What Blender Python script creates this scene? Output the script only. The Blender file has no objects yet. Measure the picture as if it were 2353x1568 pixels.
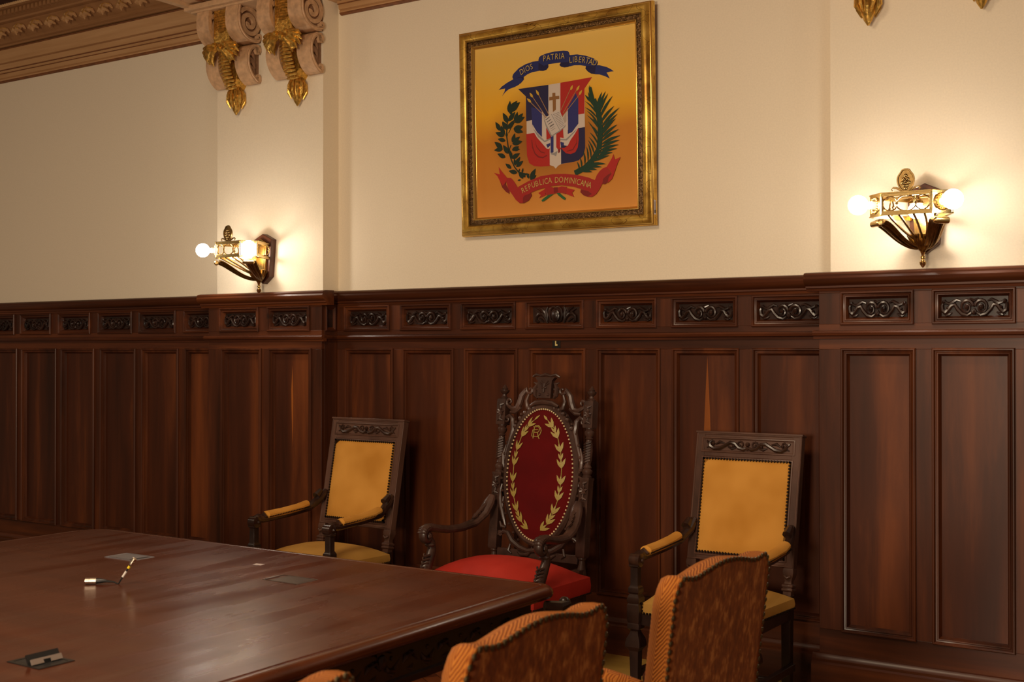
import bpy, bmesh, math, random
from mathutils import Matrix, Vector, Euler
C = bpy.context.scene
COL = C.collection
random.seed(4)
PI = math.pi

# ---------------- camera ----------------
cam_d = bpy.data.cameras.new('camera'); cam = bpy.data.objects.new('camera', cam_d); COL.objects.link(cam)
cam.location = (0.0, -5.7071, 1.6)
cam.rotation_euler = (PI/2 + math.radians(0.3873), 0.0, math.radians(33.6336))
cam_d.sensor_width = 36.0; cam_d.lens = 43.007
cam_d.clip_start = 0.05; cam_d.clip_end = 60
cam_d.dof.use_dof = True; cam_d.dof.focus_distance = 6.6; cam_d.dof.aperture_fstop = 5.6
C.camera = cam
C.view_settings.view_transform = 'Standard'; C.view_settings.look = 'None'
C.view_settings.gamma = 1.0; C.view_settings.use_curve_mapping = False
C.view_settings.exposure = 0.0

# ---------------- light ----------------
W = bpy.data.worlds.new('world'); C.world = W; W.use_nodes = True
W.node_tree.nodes['Background'].inputs[0].default_value = (1.0, 0.70, 0.46, 1)
W.node_tree.nodes['Background'].inputs[1].default_value = 0.115
def area(name, loc, target, size, sizey, power, col):
    d = bpy.data.lights.new(name, 'AREA'); d.shape = 'RECTANGLE'; d.size = size; d.size_y = sizey
    d.energy = power; d.color = col
    o = bpy.data.objects.new(name, d); COL.objects.link(o); o.location = loc
    o.rotation_euler = (Vector(target)-Vector(loc)).to_track_quat('-Z', 'Y').to_euler()
    return o
# the daylight and the wall lamps of the side of the room behind the camera
area('window_light', (-1.3, -8.4, 1.75), (-3.4, 0, 1.6), 1.2, .9, 215, (1.0, 0.80, 0.58))
# the chandelier of the room, over the table
area('chandelier_light', (-2.9, -3.9, 3.65), (-3.1, -3.0, 0.0), 1.1, 1.1, 80, (1.0, 0.78, 0.54))
area('far_left_fill_light', (-8.2, -3.9, 3.65), (-8.2, -2.2, 0.0), 1.1, 1.1, 24, (1.0, 0.78, 0.56))  # added unseen fill light that brightens the far left plaster wall

# ---------------- helpers ----------------
def rotm(rx=0, ry=0, rz=0): return Euler((rx, ry, rz)).to_matrix().to_4x4()
def T(x, y, z): return Matrix.Translation((x, y, z))
class MB:
    def __init__(s): s.v = []; s.f = []; s.m = []; s.sm = []
    def add(s, vs, fs, m=0, smooth=True, M=None):
        b = len(s.v)
        s.v += [tuple(M @ Vector(v)) if M is not None else tuple(v) for v in vs]
        for f in fs: s.f.append([i+b for i in f]); s.m.append(m); s.sm.append(smooth)
    def box(s, x0, x1, y0, y1, z0, z1, m=0, M=None):
        vs = [(x, y, z) for x in (x0, x1) for y in (y0, y1) for z in (z0, z1)]
        s.add(vs, [(0,1,3,2),(4,6,7,5),(0,4,5,1),(2,3,7,6),(0,2,6,4),(1,5,7,3)], m, False, M)
    def lathe(s, prof, n=20, m=0, M=None, sq=False):
        vs = []; fs = []
        for r, z in prof:
            for k in range(n):
                a = 2*PI*k/n + (PI/4 if sq else 0)
                vs.append((r*math.cos(a), r*math.sin(a), z))
        for i in range(len(prof)-1):
            for k in range(n):
                k2 = (k+1) % n
                fs.append((i*n+k, i*n+k2, (i+1)*n+k2, (i+1)*n+k))
        fs.append(tuple(range(n))[::-1]); fs.append(tuple((len(prof)-1)*n+k for k in range(n)))
        s.add(vs, fs, m, not sq, M)
    def sq(s, prof, m=0, M=None):   # square section post: prof (half width, z)
        s.lathe([(h*math.sqrt(2), z) for h, z in prof], 4, m, M, True)
    def tube(s, pts, r, n=8, m=0, M=None, flat=None):
        pts = [Vector(p) for p in pts]; N = len(pts)
        rs = r if isinstance(r, (list, tuple)) else [r]*N
        vs = []; fs = []
        t0 = (pts[1]-pts[0]).normalized()
        up = Vector((0, 0, 1)) if abs(t0.z) < .9 else Vector((0, 1, 0))
        if flat: up = Vector(flat[0])
        for i in range(N):
            t = (pts[min(i+1, N-1)]-pts[max(i-1, 0)])
            if t.length < 1e-9: t = t0.copy()
            t.normalize()
            if flat: a = Vector(flat[0]).normalized(); b = t.cross(a).normalized()
            else:
                b = t.cross(up)
                if b.length < 1e-6: b = t.cross(Vector((1, 0, 0)))
                b.normalize(); a = b.cross(t).normalized(); up = a
            fa = flat[1] if flat else 1.0
            for k in range(n):
                q = 2*PI*k/n
                vs.append(pts[i] + a*(math.cos(q)*rs[i]*fa) + b*(math.sin(q)*rs[i]))
        for i in range(N-1):
            for k in range(n):
                k2 = (k+1) % n
                fs.append((i*n+k, i*n+k2, (i+1)*n+k2, (i+1)*n+k))
        fs.append(tuple(range(n))[::-1]); fs.append(tuple((N-1)*n+k for k in range(n)))
        s.add(vs, fs, m, True, M)
    def prism(s, poly, y0, y1, m=0, M=None, smooth=False):   # polygon (x,z) extruded along y
        n = len(poly)
        vs = [(x, y0, z) for x, z in poly]+[(x, y1, z) for x, z in poly]
        fs = [tuple(range(n))[::-1], tuple(range(n, 2*n))]+[(i, (i+1) % n, (i+1) % n+n, i+n) for i in range(n)]
        s.add(vs, fs, m, smooth, M)
    def extx(s, prof, x0, x1, m=0, M=None, smooth=True):      # closed profile (y,z) extruded along x
        n = len(prof)
        vs = [(x0, y, z) for y, z in prof]+[(x1, y, z) for y, z in prof]
        fs = [tuple(range(n)), tuple(range(n, 2*n))[::-1]]+[(i, i+n, (i+1) % n+n, (i+1) % n) for i in range(n)]
        s.add(vs, fs, m, smooth, M)
    def rect(s, x0, x1, z0, z1, y, prof, m=0, M=None):        # mitred moulding round a rectangle, prof (inset, proud)
        vs = []; fs = []; n = len(prof)
        for i, p in prof:
            vs += [(x0+i, y-p, z0+i), (x1-i, y-p, z0+i), (x1-i, y-p, z1-i), (x0+i, y-p, z1-i)]
        for j in range(n-1):
            for k in range(4):
                k2 = (k+1) % 4
                fs.append((j*4+k, j*4+k2, (j+1)*4+k2, (j+1)*4+k))
        s.add(vs, fs, m, True, M)
    def ball(s, c, r, m=0, M=None, n=10, sc=(1, 1, 1)):
        vs = []; fs = []; k2 = n//2
        for i in range(1, k2):
            for k in range(n):
                a = PI*i/k2; b = 2*PI*k/n
                vs.append((c[0]+r*sc[0]*math.sin(a)*math.cos(b), c[1]+r*sc[1]*math.sin(a)*math.sin(b), c[2]+r*sc[2]*math.cos(a)))
        for i in range(k2-2):
            for k in range(n): fs.append((i*n+k, i*n+(k+1) % n, (i+1)*n+(k+1) % n, (i+1)*n+k))
        t = len(vs); vs.append((c[0], c[1], c[2]+r*sc[2])); vs.append((c[0], c[1], c[2]-r*sc[2]))
        for k in range(n):
            fs.append((t, (k+1) % n, k)); fs.append((t+1, (k2-2)*n+k, (k2-2)*n+(k+1) % n))
        s.add(vs, fs, m, True, M)
    def grid(s, fn, nu, nv, m=0, M=None):
        vs = [fn(i/nu, j/nv) for i in range(nu+1) for j in range(nv+1)]
        fs = [(i*(nv+1)+j, (i+1)*(nv+1)+j, (i+1)*(nv+1)+j+1, i*(nv+1)+j+1) for i in range(nu) for j in range(nv)]
        s.add(vs, fs, m, True, M)
    def mesh(s, name, mats, ang=32):
        me = bpy.data.meshes.new(name)
        me.from_pydata([tuple(v) for v in s.v], [], s.f)
        for mt in (mats if isinstance(mats, (list, tuple)) else [mats]): me.materials.append(mt)
        me.polygons.foreach_set('material_index', s.m)
        me.polygons.foreach_set('use_smooth', [True]*len(s.f))
        bm = bmesh.new(); bm.from_mesh(me)
        bmesh.ops.recalc_face_normals(bm, faces=bm.faces)
        la = math.radians(ang)
        for e in bm.edges:
            if len(e.link_faces) == 2: e.smooth = e.calc_face_angle(0) < la
        bm.to_mesh(me); bm.free()
        return me
    def obj(s, name, mats, parent=None, loc=(0, 0, 0), rot=(0, 0, 0), bevel=0, ang=32):
        o = bpy.data.objects.new(name, s.mesh(name, mats, ang)); COL.objects.link(o)
        o.location = loc; o.rotation_euler = rot
        if parent is not None: o.parent = parent
        if bevel:
            b = o.modifiers.new('bevel', 'BEVEL'); b.width = bevel; b.segments = 2; b.limit_method = 'ANGLE'; b.angle_limit = math.radians(50)
            b.harden_normals = False
        return o
def thing(name, label, cat, loc=(0, 0, 0), rz=0, group=None):
    o = bpy.data.objects.new(name, None); COL.objects.link(o); o.location = loc; o.rotation_euler = (0, 0, rz)
    o.empty_display_size = .1
    return tag(o, label, cat, group)
def tag(o, label, cat, group=None):
    o['label'] = label; o['category'] = cat
    if group: o['group'] = group
    return o
def struct(o): o['kind'] = 'structure'; return o
def copy_tree(o, parent=None):
    c = o.copy(); COL.objects.link(c)
    if parent is not None: c.parent = parent
    for ch in list(o.children): copy_tree(ch, c)
    return c
def lerp(a, b, t): return a+(b-a)*t
def spiral(cx, cz, r0, r1, a0, turns, n=18):
    return [(cx+lerp(r0, r1, i/n)*math.cos(a0+turns*2*PI*i/n), cz+lerp(r0, r1, i/n)*math.sin(a0+turns*2*PI*i/n)) for i in range(n+1)]
def bez(p0, p1, p2, p3, n=10):
    P = [Vector(p) for p in (p0, p1, p2, p3)]; o = []
    for i in range(n+1):
        t = i/n; u = 1-t
        o.append(P[0]*u**3+P[1]*3*u*u*t+P[2]*3*u*t*t+P[3]*t**3)
    return o

# ---------------- materials ----------------
def newmat(name):
    m = bpy.data.materials.new(name); m.use_nodes = True
    nt = m.node_tree; return m, nt, nt.nodes['Principled BSDF']
def N(nt, t, **kw):
    n = nt.nodes.new(t)
    for k, v in kw.items():
        if k in n.inputs: n.inputs[k].default_value = v
        else: setattr(n, k, v)
    return n
def ramp(nt, stops):
    r = nt.nodes.new('ShaderNodeValToRGB'); e = r.color_ramp.elements
    while len(e) < len(stops): e.new(.5)
    for i, (p, c) in enumerate(stops): e[i].position = p; e[i].color = (*c, 1)
    return r
def coords(nt, scale=(1, 1, 1), rnd=True):
    tc = N(nt, 'ShaderNodeTexCoord'); mp = N(nt, 'ShaderNodeMapping'); mp.inputs['Scale'].default_value = scale
    nt.links.new(tc.outputs['Object'], mp.inputs[0])
    if rnd:
        oi = N(nt, 'ShaderNodeObjectInfo'); mm = N(nt, 'ShaderNodeMath', operation='MULTIPLY'); mm.inputs[1].default_value = 37.0
        nt.links.new(oi.outputs['Random'], mm.inputs[0]); nt.links.new(mm.outputs[0], mp.inputs['Location'])
    return mp
def simple(name, col, rough=.5, metal=0, bump=0, bscale=60, spec=.5, var=0):
    m, nt, b = newmat(name)
    b.inputs['Base Color'].default_value = (*col, 1); b.inputs['Roughness'].default_value = rough; b.inputs['Metallic'].default_value = metal
    b.inputs['Specular IOR Level'].default_value = spec
    if bump or var:
        mp = coords(nt); no = N(nt, 'ShaderNodeTexNoise'); no.inputs['Scale'].default_value = bscale; no.inputs['Detail'].default_value = 4
        nt.links.new(mp.outputs[0], no.inputs['Vector'])
    if bump:
        bp = N(nt, 'ShaderNodeBump'); bp.inputs['Strength'].default_value = bump; bp.inputs['Distance'].default_value = .005
        nt.links.new(no.outputs['Fac'], bp.inputs['Height']); nt.links.new(bp.outputs[0], b.inputs['Normal'])
    if var:
        r = ramp(nt, [(.3, tuple(c*(1-var) for c in col)), (.7, tuple(min(1, c*(1+var)) for c in col))])
        nt.links.new(no.outputs['Fac'], r.inputs[0]); nt.links.new(r.outputs[0], b.inputs['Base Color'])
    return m
def wood(name, dark, mid, light, scale=(14, 14, 1.1), rough=.36, bump=.05, coat=.12, patch=1.5):
    m, nt, b = newmat(name)
    mp = coords(nt, scale); n1 = N(nt, 'ShaderNodeTexNoise'); n1.inputs['Scale'].default_value = 1.0; n1.inputs['Detail'].default_value = 6; n1.inputs['Roughness'].default_value = .6
    n1.inputs['Distortion'].default_value = .4
    nt.links.new(mp.outputs[0], n1.inputs['Vector'])
    mp2 = coords(nt, tuple(c*.22 for c in scale)); n2 = N(nt, 'ShaderNodeTexNoise'); n2.inputs['Scale'].default_value = patch; n2.inputs['Detail'].default_value = 2
    nt.links.new(mp2.outputs[0], n2.inputs['Vector'])
    mx = N(nt, 'ShaderNodeMath', operation='ADD'); nt.links.new(n1.outputs['Fac'], mx.inputs[0])
    nt.links.new(n2.outputs['Fac'], mx.inputs[1])
    hf = N(nt, 'ShaderNodeMath', operation='MULTIPLY'); hf.inputs[1].default_value = .5; nt.links.new(mx.outputs[0], hf.inputs[0])
    r = ramp(nt, [(.34, dark), (.5, mid), (.66, light)]); nt.links.new(hf.outputs[0], r.inputs[0])
    nt.links.new(r.outputs[0], b.inputs['Base Color'])
    rr = N(nt, 'ShaderNodeMapRange'); rr.inputs['To Min'].default_value = rough*.8; rr.inputs['To Max'].default_value = rough*1.3
    nt.links.new(n2.outputs['Fac'], rr.inputs['Value']); nt.links.new(rr.outputs[0], b.inputs['Roughness'])
    b.inputs['Coat Weight'].default_value = coat*.6; b.inputs['Coat Roughness'].default_value = .16; b.inputs['Specular IOR Level'].default_value = .34
    bp = N(nt, 'ShaderNodeBump'); bp.inputs['Strength'].default_value = bump; bp.inputs['Distance'].default_value = .003
    nt.links.new(n1.outputs['Fac'], bp.inputs['Height']); nt.links.new(bp.outputs[0], b.inputs['Normal'])
    return m
WD = ((.026, .0075, .0028), (.072, .0185, .0060), (.150, .040, .0105))
M_WV = wood('mahogany_upright', *WD)
M_WH = wood('mahogany_level', *WD, scale=(1.1, 14, 14))
M_WP = wood('mahogany_panel', (.034, .0085, .003), (.070, .0170, .0052), (.175, .046, .0105), scale=(9, 9, .8), patch=1.9)
M_CARVE = wood('carved_dark_oak', (.008, .004, .003), (.022, .009, .006), (.045, .018, .011), scale=(20, 20, 20), rough=.28, coat=.5)
M_CHW = wood('chair_walnut', (.048, .022, .014), (.092, .042, .027), (.13, .062, .040), scale=(10, 10, 4), rough=.35, coat=.2)
M_CHD = wood('chair_dark_wood', (.010, .006, .0045), (.024, .012, .009), (.045, .022, .015), scale=(16, 16, 8), rough=.3, coat=.3)
M_CHC = wood('chair_carving', (.014, .006, .004), (.032, .014, .009), (.06, .026, .015), scale=(20, 20, 20), rough=.25, coat=.5)
M_THR = wood('throne_wood', (.022, .010, .007), (.055, .026, .018), (.10, .048, .033), scale=(14, 14, 8), rough=.4, coat=.2)
def table_mat():
    m = wood('table_mahogany', (.055, .0125, .0042), (.072, .0165, .0052), (.092, .0225, .0068), scale=(1.3, 10, 10), rough=.24, bump=.0, coat=.0)
    nt = m.node_tree; b = nt.nodes['Principled BSDF']; b.inputs['Specular IOR Level'].default_value = .30
    # wiping smears left by a cloth: bands of duller polish, nearly along the table's far edge
    tc = N(nt, 'ShaderNodeTexCoord'); mp = N(nt, 'ShaderNodeMapping'); mp.inputs['Rotation'].default_value = (0, 0, -.09); mp.inputs['Scale'].default_value = (10, 1.5, 1)
    nt.links.new(tc.outputs['Object'], mp.inputs[0])
    n = N(nt, 'ShaderNodeTexNoise'); n.inputs['Scale'].default_value = 1.0; n.inputs['Detail'].default_value = 4; n.inputs['Roughness'].default_value = .5; n.inputs['Distortion'].default_value = .1
    nt.links.new(mp.outputs[0], n.inputs['Vector'])
    r = N(nt, 'ShaderNodeMapRange'); r.inputs['From Min'].default_value = .28; r.inputs['From Max'].default_value = .72; r.inputs['To Min'].default_value = .19; r.inputs['To Max'].default_value = .36
    nt.links.new(n.outputs['Fac'], r.inputs['Value']); nt.links.new(r.outputs[0], b.inputs['Roughness'])
    return m
M_TBL = table_mat()
M_TBD = wood('table_dark_wood', (.005, .002, .0015), (.010, .004, .0025), (.02, .008, .004), scale=(4, 4, 14), rough=.3)
M_PL = simple('wall_plaster', (.84, .735, .565), .85, bump=.08, bscale=120, var=.03, spec=.2)
def streaky(name, a, b_):
    return wood(name, a, tuple((p+q)/2 for p, q in zip(a, b_)), b_, scale=(1.5, 30, 30), rough=.6, coat=0)
M_COR = streaky('cornice_paint', (.44, .235, .095), (.60, .36, .175))
M_COR2 = simple('cornice_glaze_and_shade', (.20, .070, .022), .6, var=.3, bscale=20)  # brown glaze lines, and shade painted into the cornice recesses
M_COR3 = streaky('cornice_deep_paint', (.27, .125, .045), (.42, .22, .095))
M_ROPE = simple('rope_paint', (.70, .45, .22), .5)
M_BEAM = simple('beam_paint', (.60, .385, .215), .6, bump=.05, bscale=25, var=.12)
M_CEIL = simple('ceiling_coffer_paint', (.30, .15, .11), .6, bump=.3, bscale=14, var=.35)
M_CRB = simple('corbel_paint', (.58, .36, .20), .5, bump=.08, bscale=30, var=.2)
M_CRBD = simple('corbel_dark_brown', (.24, .125, .066), .6, var=.3, bscale=25)  # dark brown of the volute cheeks and scroll leaves
M_GILT = simple('gilding', (.64, .385, .085), .34, metal=.85, bump=.5, bscale=55, var=.45)
M_GILTC = simple('gilding_on_cornice', (.75, .48, .14), .3, metal=.6, bump=.4, bscale=60, var=.3)
M_BRASS = simple('polished_brass', (.72, .50, .19), .22, metal=1, bump=.06, bscale=90)
M_BRASSD = simple('aged_brass', (.32, .20, .07), .3, metal=1, bump=.1, bscale=60, var=.3)
M_PLATE = wood('sconce_backboard', (.03, .008, .004), (.07, .02, .009), (.11, .035, .015), scale=(20, 20, 5))
M_PORC = simple('lamp_socket', (.7, .68, .62), .35)
m, nt, b = newmat('bulb_glass'); M_BULB = m
b.inputs['Base Color'].default_value = (1, .95, .85, 1); b.inputs['Emission Color'].default_value = (1.0, .915, .79, 1); b.inputs['Emission Strength'].default_value = 66.0
M_BLACK = simple('black_plastic', (.012, .012, .012), .4)
M_BLACKM = simple('black_metal', (.03, .027, .025), .35, metal=.6, bump=.1)
M_STEEL = simple('brushed_steel', (.55, .53, .55), .3, metal=1)
M_LID = simple('bronze_lid', (.085, .055, .042), .35, metal=.7)
M_STEELD = simple('grey_metal_lid', (.30, .28, .30), .4, metal=.8)
M_NICK = simple('nickel', (.72, .62, .50), .3, metal=1)
M_YEL = simple('yellow_sleeve', (.85, .62, .02), .5)
M_WHT = simple('white_tape', (.72, .66, .6), .6)
M_PAPER = simple('paper', (.55, .47, .45), .6)
M_GREY = simple('socket_strip', (.22, .17, .14), .5)
M_NAIL = simple('dark_nail', (.03, .018, .012), .35, metal=.6)
M_NAILO = simple('antique_nail', (.13, .095, .045), .4, metal=.7)
M_NAILG = simple('brass_nail', (.95, .78, .45), .3, metal=.4)
def velvet(name, a, b_, scale=7, sheen=.3, rough=.85, weave=0):
    m, nt, b = newmat(name); mp = coords(nt)
    n1 = N(nt, 'ShaderNodeTexNoise'); n1.inputs['Scale'].default_value = scale; n1.inputs['Detail'].default_value = 2
    nt.links.new(mp.outputs[0], n1.inputs['Vector']); r = ramp(nt, [(.32, a), (.68, b_)])
    nt.links.new(n1.outputs['Fac'], r.inputs[0]); nt.links.new(r.outputs[0], b.inputs['Base Color'])
    b.inputs['Roughness'].default_value = rough; b.inputs['Sheen Weight'].default_value = sheen; b.inputs['Sheen Roughness'].default_value = .4
    b.inputs['Specular IOR Level'].default_value = .2
    n2 = N(nt, 'ShaderNodeTexNoise'); n2.inputs['Scale'].default_value = 300
    nt.links.new(mp.outputs[0], n2.inputs['Vector'])
    bp = N(nt, 'ShaderNodeBump'); bp.inputs['Strength'].default_value = .15; bp.inputs['Distance'].default_value = .002
    nt.links.new(n2.outputs['Fac'], bp.inputs['Height']); nt.links.new(bp.outputs[0], b.inputs['Normal'])
    b.inputs['Sheen Tint'].default_value = (*b_, 1)
    return m
M_SUEDE = velvet('mustard_suede', (.50, .215, .028), (.66, .315, .058), 4.5)
M_SUEDES = velvet('seat_suede', (.47, .25, .05), (.58, .32, .075), 5)
M_RED = velvet('red_seat_leather', (.48, .030, .020), (.60, .045, .030), 5, sheen=.1, rough=.5)
M_REDV = velvet('red_velvet', (.085, .0016, .0020), (.115, .0022, .0025), 5, sheen=1.0, rough=.9)
M_REDV.node_tree.nodes['Principled BSDF'].inputs['Sheen Tint'].default_value = (1, .08, .03, 1)
M_REDV.node_tree.nodes['Principled BSDF'].inputs['Sheen Roughness'].default_value = .25
M_EMB = simple('gold_thread', (.36, .27, .06), .5, bump=.3, bscale=200, var=.15)
def chevron(name):
    m, nt, b = newmat(name); tc = N(nt, 'ShaderNodeTexCoord'); sx = N(nt, 'ShaderNodeSeparateXYZ')
    nt.links.new(tc.outputs['Object'], sx.inputs[0])
    def mt(op, a, c=None):
        n = N(nt, 'ShaderNodeMath', operation=op)
        for i, q in enumerate((a, c)):
            if q is None: continue
            if isinstance(q, (int, float)): n.inputs[i].default_value = q
            else: nt.links.new(q, n.inputs[i])
        return n.outputs[0]
    ab = mt('ABSOLUTE', mt('ADD', sx.outputs[1], 0.0))
    w = mt('PINGPONG', mt('ADD', sx.outputs[1], .2), .032)
    s = mt('SUBTRACT', mt('ADD', sx.outputs[2], mt('MULTIPLY', mt('ABSOLUTE', sx.outputs[0]), .9)), mt('MULTIPLY', w, 1.5))
    no = N(nt, 'ShaderNodeTexNoise'); no.inputs['Scale'].default_value = 40; nt.links.new(tc.outputs['Object'], no.inputs['Vector'])
    s = mt('ADD', s, mt('MULTIPLY', no.outputs['Fac'], .008))
    st = mt('SINE', mt('MULTIPLY', s, 2*PI/.0125))
    r = ramp(nt, [(.2, (.24, .060, .009)), (.8, (.47, .165, .026))])
    nt.links.new(mt('ADD', mt('MULTIPLY', st, .5), .5), r.inputs[0]); nt.links.new(r.outputs[0], b.inputs['Base Color'])
    b.inputs['Roughness'].default_value = .8; b.inputs['Sheen Weight'].default_value = .05; b.inputs['Specular IOR Level'].default_value = .1
    bp = N(nt, 'ShaderNodeBump'); bp.inputs['Strength'].default_value = .5; bp.inputs['Distance'].default_value = .002
    nt.links.new(st, bp.inputs['Height']); nt.links.new(bp.outputs[0], b.inputs['Normal'])
    return m
M_CHEV = chevron('orange_herringbone_fabric')
def rust():
    m, nt, b = newmat('rust_chenille'); mp = coords(nt, (1, 1, .6), False)
    # short slanting dashes of lighter pile, leaning both ways
    outs = []
    for ang in (.5, -.5):
        mq = N(nt, 'ShaderNodeMapping'); mq.inputs['Rotation'].default_value = (0, ang*1.4, 0); mq.inputs['Scale'].default_value = (85, 85, 34)
        tc = N(nt, 'ShaderNodeTexCoord'); nt.links.new(tc.outputs['Object'], mq.inputs[0])
        n = N(nt, 'ShaderNodeTexNoise'); n.inputs['Scale'].default_value = 1.0; n.inputs['Detail'].default_value = 2
        nt.links.new(mq.outputs[0], n.inputs['Vector']); outs.append(n.outputs['Fac'])
    big = N(nt, 'ShaderNodeTexNoise'); big.inputs['Scale'].default_value = 38; big.inputs['Detail'].default_value = 3
    nt.links.new(mp.outputs[0], big.inputs['Vector'])
    mx = N(nt, 'ShaderNodeMath', operation='MAXIMUM'); nt.links.new(outs[0], mx.inputs[0]); nt.links.new(outs[1], mx.inputs[1])
    ad = N(nt, 'ShaderNodeMath', operation='MULTIPLY'); nt.links.new(mx.outputs[0], ad.inputs[0]); nt.links.new(big.outputs['Fac'], ad.inputs[1])
    r = ramp(nt, [(.17, (.16, .030, .0035)), (.29, (.31, .078, .0095)), (.42, (.64, .26, .062))])
    nt.links.new(ad.outputs[0], r.inputs[0]); nt.links.new(r.outputs[0], b.inputs['Base Color'])
    b.inputs['Roughness'].default_value = .85; b.inputs['Sheen Weight'].default_value = .35; b.inputs['Specular IOR Level'].default_value = .15
    b.inputs['Sheen Tint'].default_value = (1, .5, .25, 1)
    bp = N(nt, 'ShaderNodeBump'); bp.inputs['Strength'].default_value = .3; bp.inputs['Distance'].default_value = .003
    nt.links.new(mx.outputs[0], bp.inputs['Height']); nt.links.new(bp.outputs[0], b.inputs['Normal'])
    return m
M_RUST = rust()
# ---------------- floor and ceiling ----------------
def floor_mat():
    m, nt, b = newmat('parquet'); tc = N(nt, 'ShaderNodeTexCoord')
    mp = N(nt, 'ShaderNodeMapping'); mp.inputs['Rotation'].default_value = (0, 0, .6); nt.links.new(tc.outputs['Object'], mp.inputs[0])
    br = N(nt, 'ShaderNodeTexBrick'); br.inputs['Scale'].default_value = 1.0; br.inputs['Brick Width'].default_value = .45; br.inputs['Row Height'].default_value = .08
    br.inputs['Mortar Size'].default_value = .0015; br.inputs['Color1'].default_value = (.10, .026, .010, 1); br.inputs['Color2'].default_value = (.24, .068, .020, 1); br.inputs['Mortar'].default_value = (.02, .008, .004, 1)
    nt.links.new(mp.outputs[0], br.inputs['Vector']); nt.links.new(br.outputs['Color'], b.inputs['Base Color'])
    b.inputs['Roughness'].default_value = .3; b.inputs['Coat Weight'].default_value = .3
    return m
fl = MB(); fl.box(-11, 2.2, -9.5, 0.05, -.08, 0)
struct(fl.obj('floor', floor_mat()))
# pale border strip of the parquet along the panelling
M_MAPLE = wood('maple_border', (.36, .22, .045), (.46, .28, .062), (.55, .34, .085), scale=(1.2, 9, 9), rough=.35)
M_BSHADE = wood('border_shade_brown', (.03, .012, .006), (.05, .02, .01), (.08, .03, .012), scale=(1.2, 9, 9), rough=.3)
bd = MB(); bd.box(-11, 2.2, -.78, .0, -.005, .002)
br_ = bd.obj('trim_1', M_MAPLE); struct(br_)
# flat dark triangles: shadows and reflections on the border, painted in
tr = MB(); x = -9.9
while x < -3.1:
    tr.add([(x, -.70, .0026), (x+.17, -.70, .0026), (x+.085, -.55, .0026), (x, -.52, .0026), (x+.17, -.52, .0026), (x+.085, -.53, .0026)], [(0, 1, 2)], 0, False); x += .22
tr.obj('border_shade', M_BSHADE, br_)
ce = MB(); ce.box(-11, 2.2, -9.5, 0.2, 4.16, 4.3)
struct(ce.obj('ceiling', M_CEIL))

# ---------------- plaster walls ----------------
wl = MB(); wl.box(-11, 2.2, 0.0, .25, 0, 4.2)
struct(wl.obj('wall_back', M_PL))
PILS = [(-6.01, -5.087), (-1.92, -1.00)]
for i, (a, b_) in enumerate(PILS):
    p = MB(); p.box(a, b_, -.14, .0, 1.90, 3.80)
    struct(p.obj('wall_back_pilaster', M_PL))

# ---------------- panelling ----------------
CAP = [(0, 1.868), (-.010, 1.868), (-.014, 1.880), (-.024, 1.884), (-.024, 1.893), (-.040, 1.900), (-.052, 1.913), (-.056, 1.926), (-.050, 1.936), (-.052, 1.944), (-.044, 1.952), (-.020, 1.957), (.05, 1.957), (.05, 1.868)]
LEDGE = [(0, 1.648), (-.008, 1.648), (-.010, 1.660), (-.022, 1.664), (-.026, 1.676), (-.022, 1.684), (0, 1.688), (.02, 1.688), (.02, 1.648)]
BASE = [(0.03, 0.0), (-.030, 0.0), (-.030, .150), (-.020, .158), (-.022, .170), (-.012, .180), (-.008, .192), (0, .196), (.03, .196)]
PM = [(0, 0), (0, .009), (.004, .014), (.009, .014), (.012, .010), (.014, .003), (.019, .001), (.022, .005), (.026, .004), (.029, -.006), (.036, -.018)]
def off(prof, y): return [(a+y, z) for a, z in prof]
# carved scroll relief for the small panels of the frieze (unit: width .28, height .075)
def scroll_relief():
    s = MB(); ys = -.004
    for sg in (-1, 1):
        def P(l, lift=0): return [(sg*x_, ys-lift, z_) for x_, z_ in l]
        s.tube(P(spiral(.034, -.004, .030, .008, PI*.95, -1.35, 18)), [lerp(.0085, .004, i/18) for i in range(19)], 7)
        s.ball((sg*.034, ys-.004, -.004), .0115, n=8)
        st = [(0.012, -.026), (.03, -.036), (.055, -.030), (.075, -.012), (.088, .006), (.104, .002), (.118, -.014), (.130, -.024), (.144, -.016), (.147, .004), (.140, .016), (.130, .012)]
        s.tube(P(st), [.006, .007, .009, .009, .008, .009, .010, .011, .010, .009, .007, .005], 7)
        s.tube(P([(.060, .020), (.078, .026), (.094, .018), (.110, .010), (.126, .014), (.136, .026)]), [.003, .006, .008, .008, .006, .003], 6)
        s.tube(P([(.100, -.024), (.112, -.030), (.126, -.034), (.14, -.028)]), [.002, .006, .006, .002], 6)
        s.ball((sg*.138, ys-.003, .018), .009, n=8); s.ball((sg*.120, ys-.003, -.006), .0075, n=8)
        s.tube(P([(0, -.01), (.008, -.022), (.004, -.034)]), [.004, .006, .003], 6)
    s.ball((0, ys-.003, -.026), .009, n=8); s.ball((0, ys-.003, .004), .0075, n=8); s.tube([(-.02, ys, .03), (0, ys-.003, .022), (.02, ys, .03)], [.003, .006, .003], 6)
    return s.mesh('carved_scrolls', M_CARVE)
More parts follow.
